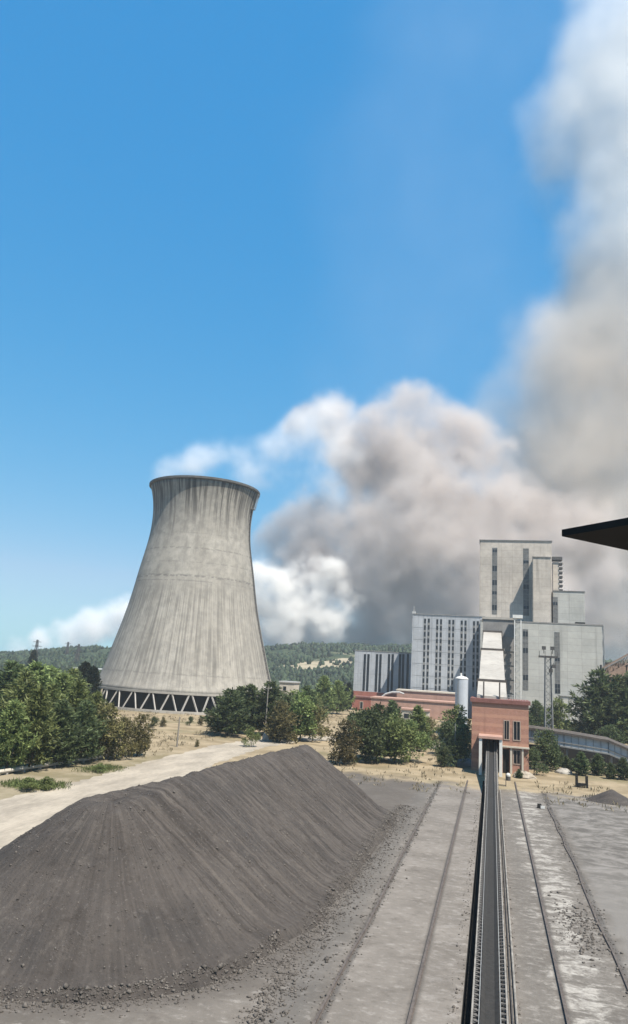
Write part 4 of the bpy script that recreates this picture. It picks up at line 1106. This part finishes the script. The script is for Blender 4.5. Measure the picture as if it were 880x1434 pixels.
# ------------------------------------------------------------------ trees
def blades(C, D, L, W, rg):
    """one narrow leaf blade per row: centre C, direction D, length L, width W"""
    n = len(C); D = D/np.maximum(np.linalg.norm(D, axis=1, keepdims=True), 1e-6)
    q = rg.normal(size=(n, 3)); S = np.cross(D, q); S /= np.maximum(np.linalg.norm(S, axis=1, keepdims=True), 1e-6)
    V = np.empty((n, 4, 3)); L = L[:, None]; W = W[:, None]
    V[:, 0] = C; V[:, 1] = C+D*L*.55+S*W*.5; V[:, 2] = C+D*L; V[:, 3] = C+D*L*.55-S*W*.5
    return V
def crown_pine(seed, H=10.0, spread=.36, low=.10, whorls=17, droop=.25, n_br=8, tuft=9, bl=1.0):
    rg = np.random.default_rng(seed); C = []; D = []; br = []
    lop = rg.uniform(.75, 1.25, 8)
    for i in range(whorls):
        f = i/(whorls-1); z = H*(low+(1-low)*f**.92); L0 = H*spread*((1-f)**.95*.95+.05)*min(1, .55+f*2.2)
        nb = n_br if f < .8 else 5
        for k in range(nb):
            if rg.random() < .12: continue
            a = 2*math.pi*(k+rg.uniform(-.35, .35))/nb+i*.9
            L = L0*rg.uniform(.6, 1.18)*lop[int(a/(2*math.pi)*8) % 8]
            up = rg.uniform(-.05, .45)*(1-f)+.55*f
            nt = max(3, int(L/.33))
            d = np.array([math.cos(a), math.sin(a), 0])
            br.append((z, d, L, up))
            for s in np.linspace(.28, 1.0, nt):
                p = d*L*s+np.array([0, 0, z+L*(up*s-droop*s*s*1.0+.35*s**4)])
                m = tuft
                c = p+rg.normal(0, .13, (m, 3))
                dd = d*.8+np.array([0, 0, .45])+rg.normal(0, .62, (m, 3))
                C.append(c); D.append(dd)
    C = np.concatenate(C); D = np.concatenate(D); n = len(C)
    V = blades(C, D, rg.uniform(.35, .75, n)*bl, rg.uniform(.10, .20, n)*bl, rg)
    return V, br
def crown_bush(seed, H=10.0, spread=.45, n=900, per=7, leaf=.55, low=.04, holes=.42):
    rg = np.random.default_rng(seed)
    # uneven crown: several limbs' ends gathered round lobes
    nl = 13; lobes = []
    for k in range(nl):
        a = rg.uniform(0, 6.28); f = rg.uniform(.15, .95); r = spread*H*rg.uniform(.15, .78)*(1.05-abs(f-.42)*.95)
        lobes.append((r*math.cos(a), r*math.sin(a), H*(low+(.9-low)*f), H*rg.uniform(.12, .21)))
    lobes.append((0, 0, H*.87, H*.12)); lobes.append((0, 0, H*.5, H*.22))
    C = []; D = []
    for k in range(n):
        x, y, z, r = lobes[rg.integers(len(lobes))]
        u = rg.normal(size=3); u /= np.linalg.norm(u)
        p = np.array([x, y, z])+u*r*rg.uniform(.55, 1.18)*np.array([1, 1, .85])
        if p[2] < .1: continue
        c = p+rg.normal(0, .16, (per, 3)); dd = u*.7+np.array([0, 0, .25])+rg.normal(0, .75, (per, 3)); C.append(c); D.append(dd)
    C = np.concatenate(C); D = np.concatenate(D); m = len(C)
    V = blades(C, D, rg.uniform(.6, 1.2, m)*leaf, rg.uniform(.35, .6, m)*leaf, rg)
    return V, [(l[2], np.array([l[0], l[1], 0])/max(.01, math.hypot(l[0], l[1])), math.hypot(l[0], l[1]), .0) for l in lobes[:nl]]
def crown_cypress(seed, H=10.0, spread=.13):
    rg = np.random.default_rng(seed); n = 700; f = rg.random(n)**.8
    r = H*spread*(np.sin(np.clip(f*.93+.07, 0, 1)*math.pi)**.6)*rg.uniform(.55, 1.15, n); a = rg.uniform(0, 6.28, n)
    C = np.stack([r*np.cos(a), r*np.sin(a), H*(.03+.97*f)], 1); C = np.repeat(C, 6, 0)+rg.normal(0, .12, (n*6, 3))
    A_ = np.repeat(a, 6); D = np.stack([np.cos(A_)*.4, np.sin(A_)*.4, np.full(n*6, 1.0)], 1)+rg.normal(0, .4, (n*6, 3))
    return blades(C, D, rg.uniform(.4, .8, n*6), rg.uniform(.12, .25, n*6), rg), []
def trunk(br, H, r0, top=.9):
    mb = MB(); n = 7; rnd = random.Random(int(H*100+r0*1000)+len(br)); px_ = [0, 0]
    pts = []
    for i in range(n+1):
        pts.append(Vector((px_[0], px_[1], H*top*i/n-.15 if i == 0 else H*top*i/n))); px_[0] += rnd.uniform(-.1, .1); px_[1] += rnd.uniform(-.1, .1)
    for i in range(n): mb.tube(pts[i], pts[i+1], r0*(1-i/n*.9), r0*(1-(i+1)/n*.9), n=7, cap=False)
    for z, d, L, up in br[::3]:
        z0 = min(z, H*top*.97); i = z0/(H*top)*n; p = pts[min(n, int(i))].lerp(pts[min(n, int(i)+1)], i-int(i))
        e = Vector((d[0]*L*.85, d[1]*L*.85, z+L*.85*(up-.12))) if up else Vector((d[0]*L*.9, d[1]*L*.9, z))
        if not up: p = p.lerp(pts[0], .45)
        mb.tube(p, e, r0*.28*(1-z0/H*.6), .02, n=5, cap=False)
    return mb
PROTO = {}
def proto_tree(kind, var):
    key = (kind, var)
    mats = {'pine_tree': leaf_green, 'dark_pine_tree': leaf_dark, 'bushy_tree': leaf_olive, 'leafy_shrub': leaf_green, 'cypress_tree': leaf_cyp, 'sapling': leaf_dark, 'dark_shrub': leaf_dark}
    s = 100*list(mats).index(kind)+var*7+1
    if kind in ('pine_tree', 'dark_pine_tree'): V, br = crown_pine(s, spread=(.40, .33, .46)[var], droop=(.25, .15, .35)[var], bl=1.35, tuft=8); tk_ = trunk(br, 10, .20)
    elif kind in ('bushy_tree', 'leafy_shrub', 'dark_shrub'): V, br = crown_bush(s, spread=(.46, .56)[var], n=620); tk_ = trunk(br, 10, .16, .75)
    elif kind == 'cypress_tree': V, br = crown_cypress(s); tk_ = trunk([], 10, .14)
    else: V, br = crown_pine(s, spread=.34, low=.08, whorls=10, n_br=7, tuft=7, bl=2.2); tk_ = trunk(br, 10, .14)
    root = thing(kind, 'tree', 'tree')
    n = len(V); F = np.arange(n*4).reshape(n, 4)
    np_mesh('crown', V.reshape(-1, 3), F, mats[kind], root)
    tk_.build('trunk', bark, root)
    return root
_rt = random.Random(77)
def plant(kind, var, px, pb, pt, label, group=None, wide=1.0, Y=None, cat=None):
    if Y is None: g = gnd(px, pb)
    else: g = Vector((at(px, pb, Y).x, Y, 0))
    h = at(px, pt, g.y).z
    s = max(.8, h)/10
    key = (kind, var); rz = _rt.uniform(0, 6.28); sc = (s*wide, s*wide, s)
    if key not in PROTO:
        o = proto_tree(kind, var); PROTO[key] = o; o.location = g; o.rotation_euler = (0, 0, rz); o.scale = sc; o['label'] = label
        if group: o['group'] = group
    else: o = copy_tree(PROTO[key], g, rz, sc, label, group)
    o['category'] = cat or ('shrub' if 'shrub' in kind else 'sapling' if kind == 'sapling' else 'tree')
    return o
GR = 'trees of the pine grove on the left'
P_, D_, B_, S_, K_, C_, Z_ = 'pine_tree', 'dark_pine_tree', 'bushy_tree', 'leafy_shrub', 'dark_shrub', 'cypress_tree', 'sapling'
grove = [
 (P_, 0, 8, 1082, 985, 'green pine at the left end of the front row behind the guard rail', 1.1),
 (P_, 1, 42, 1079, 968, 'tall green pine second from the left in the front row of the grove', 1.1),
 (D_, 2, 78, 1074, 985, 'dark wide pine midway along the front row of the grove', 1.15),
 (P_, 2, 60, 1062, 962, 'broad bright pine just behind the middle of the front grove row', 1.1),
 (D_, 0, 112, 1068, 985, 'dark green pine right of centre in the front row of the grove', 1.2),
 (P_, 1, 100, 1052, 958, 'slender green pine rising behind the right half of the front row', 1.15),
 (B_, 0, 146, 1064, 985, 'olive brown bushy tree at the right of the grove before the tower legs', 1.1),
 (B_, 1, 172, 1062, 1004, 'low olive bush between the two brown trees at the grove end', 1.0),
 (B_, 0, 192, 1059, 1000, 'small rusty brown bushy tree ending the grove nearest the dirt road', .95),
 (P_, 2, 22, 1052, 945, 'big spreading pine of the second grove row near the left edge', 1.15),
 (P_, 0, 128, 1046, 972, 'green pine of the second row in front of the tower edge', 1.1),
 (P_, 0, 78, 1038, 946, 'tall pine of the second grove row in the middle of the grove', 1.2),
 (D_, 1, 4, 1030, 930, 'tall dark pine of the rear rows at the very left edge', 1.3),
 (P_, 1, 40, 1022, 932, 'high crowned pine of the rear grove rows left of centre', 1.4),
 (P_, 2, 92, 1015, 940, 'wide pine of the rear grove rows right of centre', 1.2),
 (P_, 0, 62, 1006, 936, 'farthest high pine in the middle of the grove', 1.5),
 (P_, 2, 18, 1004, 934, 'farthest wide pine near the left end of the grove', 1.3),
 (D_, 0, 100, 1000, 942, 'farthest dark pine at the right end of the grove', 1.2),
]
for k, v, px, pb, pt, lab, wd in grove: plant(k, v, px, pb, pt, lab, GR, wd)
plant(C_, 0, 113, 993, 930, 'dark cypress left of its twin between the grove and the tower', 'dark cypresses beside the tower', 1.3)
plant(C_, 0, 124, 996, 936, 'dark cypress touching the left foot of the tower', 'dark cypresses beside the tower', 1.4)
plant(C_, 0, 106, 990, 936, 'thin dark cypress nearest the pine grove', 'dark cypresses beside the tower', 1.1)
plant(C_, 0, 42, 955, 912, 'lone dark cypress far away above the grove', None, 1.0)
MG = 'trees between the tower and the coal heap'
mid = [
 (D_, 2, 318, 1031, 968, 'wide dark pine in front of the tower legs at their right end', 1.5),
 (D_, 0, 348, 1028, 962, 'dark pine second from the left in the row right of the tower', 1.3),
 (D_, 2, 376, 1030, 958, 'tall dark pine beside the leaning pole right of the tower', 1.3),
 (K_, 0, 398, 1034, 972, 'dark rounded shrub between the leaning pole and the heap crest', 1.15),
 (S_, 0, 420, 1038, 968, 'green leafy shrub peeping over the far end of the coal heap', 1.15),
 (B_, 1, 438, 1038, 985, 'olive brown shrub at the far right end of the heap crest', 1.1),
 (S_, 1, 352, 1046, 1018, 'small grey green bush beside the pale boulder', 1.0),
 (K_, 1, 300, 1026, 995, 'low dark bush left of the wide dark pine by the tower legs', 1.0),
 (P_, 1, 452, 1004, 950, 'green pine standing behind the bare yard left of the red base hall', 1.3),
 (P_, 0, 472, 1000, 955, 'green pine nearest the red base of the lower hall', 1.25),
 (S_, 1, 436, 1008, 972, 'green bush before the hillside left of the two green pines', 1.1),
 (C_, 0, 487, 996, 958, 'slim cypress at the left corner of the red base hall', 1.2),
]
mid += [
 (D_, 1, 333, 1022, 964, 'dark slim pine squeezed behind the wide dark pine by the legs', 1.5),
 (B_, 0, 392, 1040, 982, 'olive tree in front of the leaning pole at the heap crest', 1.2),
 (S_, 1, 410, 1026, 966, 'green bush behind the crest shrubs under the white hut', 1.3),
 (D_, 0, 426, 1028, 964, 'dark pine behind the green leafy shrub at the heap end', 1.3),
]
for k, v, px, pb, pt, lab, wd in mid: plant(k, v, px, pb, pt, lab, MG, wd)
RG = 'trees in front of the pink workshop'
rgt = [
 (B_, 0, 481, 1071, 1008, 'olive tree alone at the left of the clump before the workshop', 1.1),
 (K_, 0, 512, 1068, 992, 'dark shrub at the left of the clump before the pink workshop', 1.15),
 (D_, 2, 528, 1064, 990, 'dark wide pine in the middle of the clump before the workshop', 1.3),
 (S_, 0, 553, 1069, 1000, 'green rounded shrub in front of the workshop clump', 1.25),
 (S_, 1, 574, 1068, 1008, 'green shrub at the right front of the workshop clump', 1.2),
 (P_, 1, 584, 1052, 992, 'green pine behind the right end of the workshop clump', 1.2),
 (B_, 1, 600, 1046, 1004, 'yellowish shrub between the workshop clump and the lamp pole', 1.0),
 (K_, 1, 508, 1048, 996, 'dark shrub behind the left of the workshop clump', 1.1),
 (D_, 1, 548, 1044, 984, 'dark pine behind the middle of the workshop clump', 1.2),
 (C_, 0, 493, 1030, 1000, 'little dark cypress in front of the red base hall', 1.4),
 (S_, 0, 641, 1052, 987, 'bright green tree tight against the left of the brick house', 1.1),
 (K_, 1, 626, 1058, 1010, 'dark shrub at the lamp pole left of the brick house', 1.1),
 (K_, 0, 650, 1062, 1015, 'shaded dark shrub at the left corner of the brick house', 1.1),
]
rgt += [  # dark shrubs added to stand in for the shadow beside the house
 (K_, 1, 640, 1074, 1038, 'low black green shrub added as shade left of the conveyor canopy', 1.4),
 (K_, 0, 622, 1074, 1046, 'low dark shrub added as shade beyond the grey lamp pole', 1.3),
]
for k, v, px, pb, pt, lab, wd in rgt: plant(k, v, px, pb, pt, lab, RG, wd)
VG = 'low green bushes on the roadside verge'
for k, v, px, pb, pt, lab, wd in [(S_, 1, 38, 1108, 1088, 'low fresh green bush at the roadside end of the verge', 1.9), (S_, 0, 64, 1106, 1087, 'low fresh green bush beside the grass tuft on the verge', 1.8), (S_, 1, 140, 1082, 1068, 'small low green bush halfway along the verge', 1.8)]: plant(k, v, px, pb, pt, lab, VG, wd, cat='bush')
EG = 'trees right of the brick house'
est = [
 (K_, 0, 766, 1079, 1022, 'dark shrub under the lattice mast in front of the long gallery', 1.0),
 (K_, 1, 748, 1085, 1046, 'low dark shrub at the right wall of the brick house', 1.1),
 (D_, 1, 778, 1078, 1040, 'small dark pine right of the mast foot', 1.0),
 (D_, 0, 752, 1033, 984, 'dark pine behind the gallery left of the lattice mast', 1.3),
 (S_, 0, 782, 1034, 978, 'green tree behind the gallery right of the lattice mast', 1.2),
 (D_, 2, 842, 1046, 943, 'big dark spreading pine in front of the boiler house right edge', 1.15),
 (D_, 0, 868, 1048, 952, 'large dark pine at the right edge behind the gallery', 1.25),
 (D_, 2, 893, 1050, 945, 'dark pine cut by the right edge of the view', 1.2),
 (K_, 0, 824, 1044, 1000, 'dark round shrub at the left foot of the big dark pine', 1.1),
 (K_, 1, 856, 1056, 1015, 'dark round shrub at the right foot of the big dark pine', 1.2),
]
for k, v, px, pb, pt, lab, wd in est: plant(k, v, px, pb, pt, lab, EG, wd)
SG = 'saplings on the dirt below the gallery'
sap = [
 (793, 1078, 1060, 'tiny sapling first from the left below the gallery'), (815, 1086, 1056, 'upright sapling behind the black open frame'),
 (838, 1086, 1058, 'wide sapling right of the black open frame'), (856, 1091, 1070, 'squat dark sapling second from the right edge'),
 (874, 1092, 1064, 'sapling nearest the right edge below the gallery'), (803, 1080, 1064, 'small thin sapling just left of the black open frame'), (727, 1090, 1078, 'tiny seedling at the brick house door')]
for px, pb, pt, lab in sap: plant(Z_, 0, px, pb, pt, lab, SG, 1.35)
FG = 'small bushes dotted over the dry field before the tower'
for i, (px, pb, pt, lab) in enumerate([(205, 1049, 1030, 'small bush at the grove end on the dry field'), (214, 1022, 1003, 'small bush below the left tower legs'), (228, 1018, 1004, 'tiny bush second from the left below the tower legs'), (266, 1016, 1003, 'small bush below the middle tower legs'), (281, 1016, 1002, 'small bush right of the lone field pole'), (292, 1018, 1003, 'tiny bush nearest the wide dark pine by the legs'), (276, 1046, 1036, 'low tuft bush on the field beside the dirt road')]):
    plant((B_, K_)[i % 2], i % 2, px, pb, pt, lab, FG, 1.0, cat='bush')

# grass tufts: short growth nobody could count
def grass(name, cx, cy, rx, ry, n, h, mat, label):
    a = rng.uniform(0, 6.28, n); r = np.sqrt(rng.random(n))*rng.uniform(.3, 1.25, n)*(.6+.8*fbm(np.cos(a)*1.5+4, np.sin(a)*1.5+4, 3, 3))
    C = np.stack([cx+rx*r*np.cos(a), cy+ry*r*np.sin(a), np.zeros(n)], 1)
    D = np.stack([rng.normal(0, .4, n), rng.normal(0, .4, n), np.ones(n)], 1)
    V = blades(C, D, rng.uniform(.2, 1.0, n)*h*(.25+1.5*fbm(C[:, 0]*.9, C[:, 1]*.9, 8, 3)**1.5), rng.uniform(.08, .16, n)*h, rng)
    tag(np_mesh(name, V.reshape(-1, 3), np.arange(n*4).reshape(n, 4), mat), label, 'grass', kind='stuff')
g = gnd(50, 1100); grass('grass', g.x, g.y, 4.0, 3.6, 5000, .8, leaf_grass, 'fresh green grass tuft at the roadside below the guard rail')
g = gnd(142, 1077); grass('grass', g.x, g.y, 3.2, 5.0, 2600, .6, leaf_grass, 'thin green grass patch between grove and dirt road')
n = 4500
q = np.stack([rng.uniform(-135, 45, n), rng.uniform(120, 300, n)], 1)
k = (np.hypot(q[:, 0]+117, q[:, 1]-273) > 38) & (fbm(q[:, 0]/14, q[:, 1]/14, 5, 4) > .5) & ~((q[:, 0] > -4) & (q[:, 0] < 8) & (q[:, 1] < 170)) & ~((q[:, 0] > -62) & (q[:, 0] < -40) & (q[:, 1] < 205))& ~((q[:, 0] > -62) & (q[:, 0] < 10) & (q[:, 1] > 172)& (q[:, 1] < 212))
q = q[k]; n = len(q); q4 = np.repeat(q, 5, 0)+rng.normal(0, .3, (n*5, 2)); m5 = len(q4)
V = blades(np.concatenate([q4, np.zeros((m5, 1))], 1), np.stack([rng.normal(0, .5, m5), rng.normal(0, .5, m5), np.ones(m5)], 1), rng.uniform(.3, .9, m5), rng.uniform(.1, .2, m5), rng)
tag(np_mesh('dry_grass', V.reshape(-1, 3), np.arange(m5*4).reshape(m5, 4), leaf_mat('dry_grass_blades', (.36, .29, .17), tip=(.50, .43, .28))), 'dry straw coloured grass scattered over the field', 'grass', kind='stuff')
# ------------------------------------------------------------------ smoke of the fire behind the ridge
def smoke(name, blobs, Y, voxel, color, dens, noise_scale, label, thr=(0.28, 0.62), amp=0.75, depth=0.8, seed=0.0, aniso=0.0, warp=0.5, inner=0.65, sat=0.85, fine=0.55):
    """blobs: (px, py, r_px, weight[, dY]) -> spheres standing at real places; density grid made once in geometry nodes"""
    bl = []
    for b in blobs:
        px, py, r, wgt = b[:4]; yy = Y+(b[4] if len(b) > 4 else 0)
        c = at(px, py, yy); dist = (c-Vector((0, 0, EYE))).length
        # metres per photo pixel at that place
        bl.append((c, r*dist/FOC/ (1+((px-440)**2+(py-717)**2)/FOC**2)**0.5, wgt))
    mg = .38*warp/noise_scale
    lo = [min(c[i]-r*1.32 for c, r, _ in bl)-mg for i in range(3)]; hi = [max(c[i]+r*1.32 for c, r, _ in bl)+mg for i in range(3)]
    lo[2] = max(lo[2], -20.0)
    me = bpy.data.volumes.new(name); o = bpy.data.objects.new(name, me); col.objects.link(o)
    m = bpy.data.materials.new(name); m.use_nodes = True; mt = NT(m.node_tree); m.node_tree.nodes.clear()
    out = mt.n('ShaderNodeOutputMaterial')
    at_ = mt.n('ShaderNodeAttribute', attribute_name='density')
    pv = mt.n('ShaderNodeVolumePrincipled', ins={'Color': (*color, 1.0), 'Density': dens, 'Anisotropy': aniso})
    mt.set(out.inputs['Volume'], pv.outputs[0])
    try: m.cycles.volume_sampling = 'MULTIPLE_IMPORTANCE'
    except Exception: pass
    me.materials.append(m)
    gt = bpy.data.node_groups.new(name, 'GeometryNodeTree')
    gt.interface.new_socket('Geometry', in_out='INPUT', socket_type='NodeSocketGeometry')
    gt.interface.new_socket('Geometry', in_out='OUTPUT', socket_type='NodeSocketGeometry')
    g = NT(gt)
    go = g.n('NodeGroupOutput')
    pos = g.n('GeometryNodeInputPosition').outputs[0]
    off = g.vmath('ADD', pos, (seed*317.0, seed*211.0, seed*97.0))
    wn = g.n('ShaderNodeTexNoise', ins={'Scale': noise_scale*0.45, 'Detail': 1.5, 'Roughness': 0.5}); g.set(wn.inputs['Vector'], off)
    wv = g.vmath('SUBTRACT', wn.outputs['Color'], (0.5, 0.5, 0.5))
    k = warp/noise_scale
    wp = g.vmath('ADD', pos, g.vmath('MULTIPLY', wv, (k, k, k)))
    total = None
    for c, r, wgt in bl:
        dd = g.n('ShaderNodeVectorMath', operation='DISTANCE'); g.set(dd.inputs[0], wp); dd.inputs[1].default_value = c
        mr = g.ramp(dd.outputs['Value'], 0.0, r*1.3, wgt, 0.0)
        inv = g.math('SUBTRACT', 1.0, mr); total = inv if total is None else g.math('MULTIPLY', total, inv)
    total = g.math('MULTIPLY', g.math('SUBTRACT', 1.0, total), sat)
    # cauliflower billows: inverted smooth cells plus fractal noise
    vo = g.n('ShaderNodeTexVoronoi', feature='SMOOTH_F1', ins={'Scale': noise_scale, 'Smoothness': 0.6, 'Detail': 2.0, 'Roughness': 0.5}); g.set(vo.inputs['Vector'], g.vmath('ADD', wp, (seed*317.0, seed*211.0, seed*97.0)))
    bil = g.math('SUBTRACT', 0.6, vo.outputs['Distance'])
    fb = g.n('ShaderNodeTexNoise', ins={'Scale': noise_scale*1.3, 'Detail': 4.0, 'Roughness': 0.55}); g.set(fb.inputs['Vector'], off)
    fb2 = g.n('ShaderNodeTexNoise', ins={'Scale': noise_scale*4.0, 'Detail': 3.0, 'Roughness': 0.6}); g.set(fb2.inputs['Vector'], off)
    nn = g.math('ADD', g.math('MULTIPLY', bil, 0.75), g.math('MULTIPLY', g.math('SUBTRACT', fb.outputs[0], 0.5), 1.1))
    nn = g.math('ADD', nn, g.math('MULTIPLY', g.math('SUBTRACT', fb2.outputs[0], 0.5), fine))
    fld = g.math('ADD', total, g.math('MULTIPLY', nn, amp))
    gate = g.ramp(total, 0.02, 0.22)
    den = g.math('MULTIPLY', g.ramp(fld, thr[0], thr[1]), gate)
    den = g.math('MULTIPLY', den, g.ramp(g.math('ADD', fb.outputs[0], g.math('MULTIPLY', fb2.outputs[0], .35)), .45, .9, 1-inner, 1+inner))
    vc = g.n('GeometryNodeVolumeCube', ins={'Background': 0.0, 'Min': lo, 'Max': hi})
    for i, ax in enumerate('XYZ'): vc.inputs['Resolution '+ax].default_value = max(8, int((hi[i]-lo[i])/voxel))
    g.set(vc.inputs['Density'], den)
    sm = g.n('GeometryNodeSetMaterial', ins={'Material': m}); g.set(sm.inputs[0], vc.outputs[0])
    g.set(go.inputs[0], sm.outputs[0])
    md = o.modifiers.new('smoke', 'NODES'); md.node_group = gt
    tag(o, label, 'smoke', None, 'stuff')
    return o

smoke('smoke', [
    (600, 625, 66, 1), (640, 650, 78, 1), (560, 680, 95, 1), (640, 740, 105, 1), (680, 725, 80, 1), (735, 800, 95, 1),
    (560, 790, 110, 1), (640, 850, 115, 1), (500, 760, 90, 1), (440, 755, 70, .95), (385, 765, 50, .7), (520, 860, 90, 1), (450, 830, 95, 1), (400, 860, 65, 1),
    (390, 905, 55, 1), (450, 905, 60, 1), (510, 900, 65, 1), (570, 895, 65, 1), (620, 900, 65, 1), (560, 760, 150, 1), (610, 800, 125, 1), (470, 800, 110, 1), (430, 700, 46, .6),
    (720, 880, 95, 1), (478, 685, 64, .9), (520, 630, 60, .95), (465, 590, 46, .85), (430, 612, 40, .6), (575, 578, 56, 1), (780, 850, 95, 1), (800, 770, 90, .95), (735, 735, 60, .8)],
    1260, 4.6, (0.73, 0.68, 0.655), 0.025, 0.0088, 'tall grey brown smoke plume rising behind the ridge between cooling tower and boiler house', thr=(-0.06, 0.82), amp=1.05, seed=1.0, warp=1.0, fine=.8, inner=.55)
smoke('smoke', [
    (395, 812, 40, 1), (432, 790, 34, 1), (470, 800, 32, 1), (385, 865, 48, 1), (440, 850, 52, 1), (488, 840, 30, .9), (362, 800, 32, 1), (410, 885, 45, .9), (470, 868, 36, .8), (345, 850, 50, 1)],
    1110, 4.0, (0.93, 0.91, 0.885), 0.042, 0.021, 'dense bright white smoke puff billowing beside the flank of the cooling tower', thr=(0.10, 0.70), amp=1.1, seed=2.0, warp=.7, fine=.7)
smoke('smoke', [
    (905, 20, 130, 1), (850, 60, 95, 1), (795, 160, 84, .95), (850, 150, 110, 1), (900, 230, 130, 1), (770, 235, 78, .8), (900, 350, 120, 1), (850, 300, 90, .95), (950, 150, 130, 1), (960, 330, 120, 1), (870, 420, 95, 1), (845, 345, 95, .9), (850, 470, 95, .8)],
    1400, 8.0, (0.93, 0.925, 0.915), 0.011, 0.006, 'pale white top of the smoke column spreading at the upper edge of the sky', seed=3.0, thr=(-0.02, 1.05), amp=.75, warp=1.0, fine=.45, inner=.4)
smoke('smoke', [
    (880, 440, 100, .9), (900, 520, 140, 1), (835, 545, 95, 1), (880, 670, 140, 1), (800, 680, 100, .95), (850, 780, 130, 1), (790, 800, 95, 1), (900, 880, 120, 1), (830, 880, 95, 1), (950, 600, 130, 1), (950, 800, 130, 1), (775, 735, 100, 1), (840, 700, 130, 1), (800, 620, 95, .9), (755, 560, 120, .55), (745, 640, 120, .65), (800, 480, 110, .55), (870, 360, 95, .7), (860, 850, 130, 1), (870, 915, 60, 1), (900, 935, 60, 1), (840, 925, 50, 1)],
    1380, 7.0, (0.82, 0.76, 0.70), 0.014, 0.006, 'tan grey lower part of the smoke column behind the boiler house', seed=7.0, thr=(-0.08, .95), amp=.6, warp=.8, fine=.45, inner=.35)
smoke('smoke', [
    (245, 662, 32, .9), (285, 648, 40, 1), (330, 640, 42, 1), (375, 628, 42, .95), (420, 605, 46, .9), (458, 578, 42, .85), (400, 665, 50, .8), (440, 660, 60, .75), (350, 670, 42, .9), (480, 620, 50, .7)],
    1160, 5.0, (0.95, 0.935, 0.93), 0.014, 0.011, 'thin white smoke wisp drifting above the rim of the cooling tower', seed=4.0, thr=(-0.02, 1.0), amp=.95, warp=1.0, fine=.4)
smoke('smoke', [
    (95, 884, 30, .9), (140, 872, 40, 1), (180, 868, 42, 1), (60, 900, 28, .8), (215, 880, 34, .9), (25, 906, 24, .7), (120, 895, 34, 1)],
    1500, 6.0, (0.95, 0.93, 0.91), 0.024, 0.013, 'low white smoke bank on the horizon beyond the pine grove', seed=5.0, thr=(0.05, 0.7), amp=0.8, fine=.4)
smoke('smoke', [
    (700, 60, 190, .8), (640, 260, 210, .9), (600, 430, 190, .8), (700, 450, 170, .9), (520, 500, 150, .6), (560, 120, 180, .5)],
    3100, 45.0, (0.92, 0.95, 0.97), 0.00016, 0.0014, 'faint smoke veil thinning out into the blue sky beside the column', seed=9.0, thr=(-0.1, 1.3), amp=.6, warp=1.2, fine=.2, inner=.4)

# ------------------------------------------------------------------ the air of the valley
hz_m = bpy.data.materials.new('valley_air'); hz_m.use_nodes = True; ht_ = NT(hz_m.node_tree); hz_m.node_tree.nodes.clear()
ho = ht_.n('ShaderNodeOutputMaterial'); hv = ht_.n('ShaderNodeVolumePrincipled', ins={'Color': (.80, .90, 1.0, 1.0), 'Density': 0.00015, 'Anisotropy': 0.2})
ht_.set(ho.inputs['Volume'], hv.outputs[0])
mb = MB(); mb.box(-905, 905, -75, 1036, -3, 128)
tag(mb.build('haze', hz_m), kind='stuff')
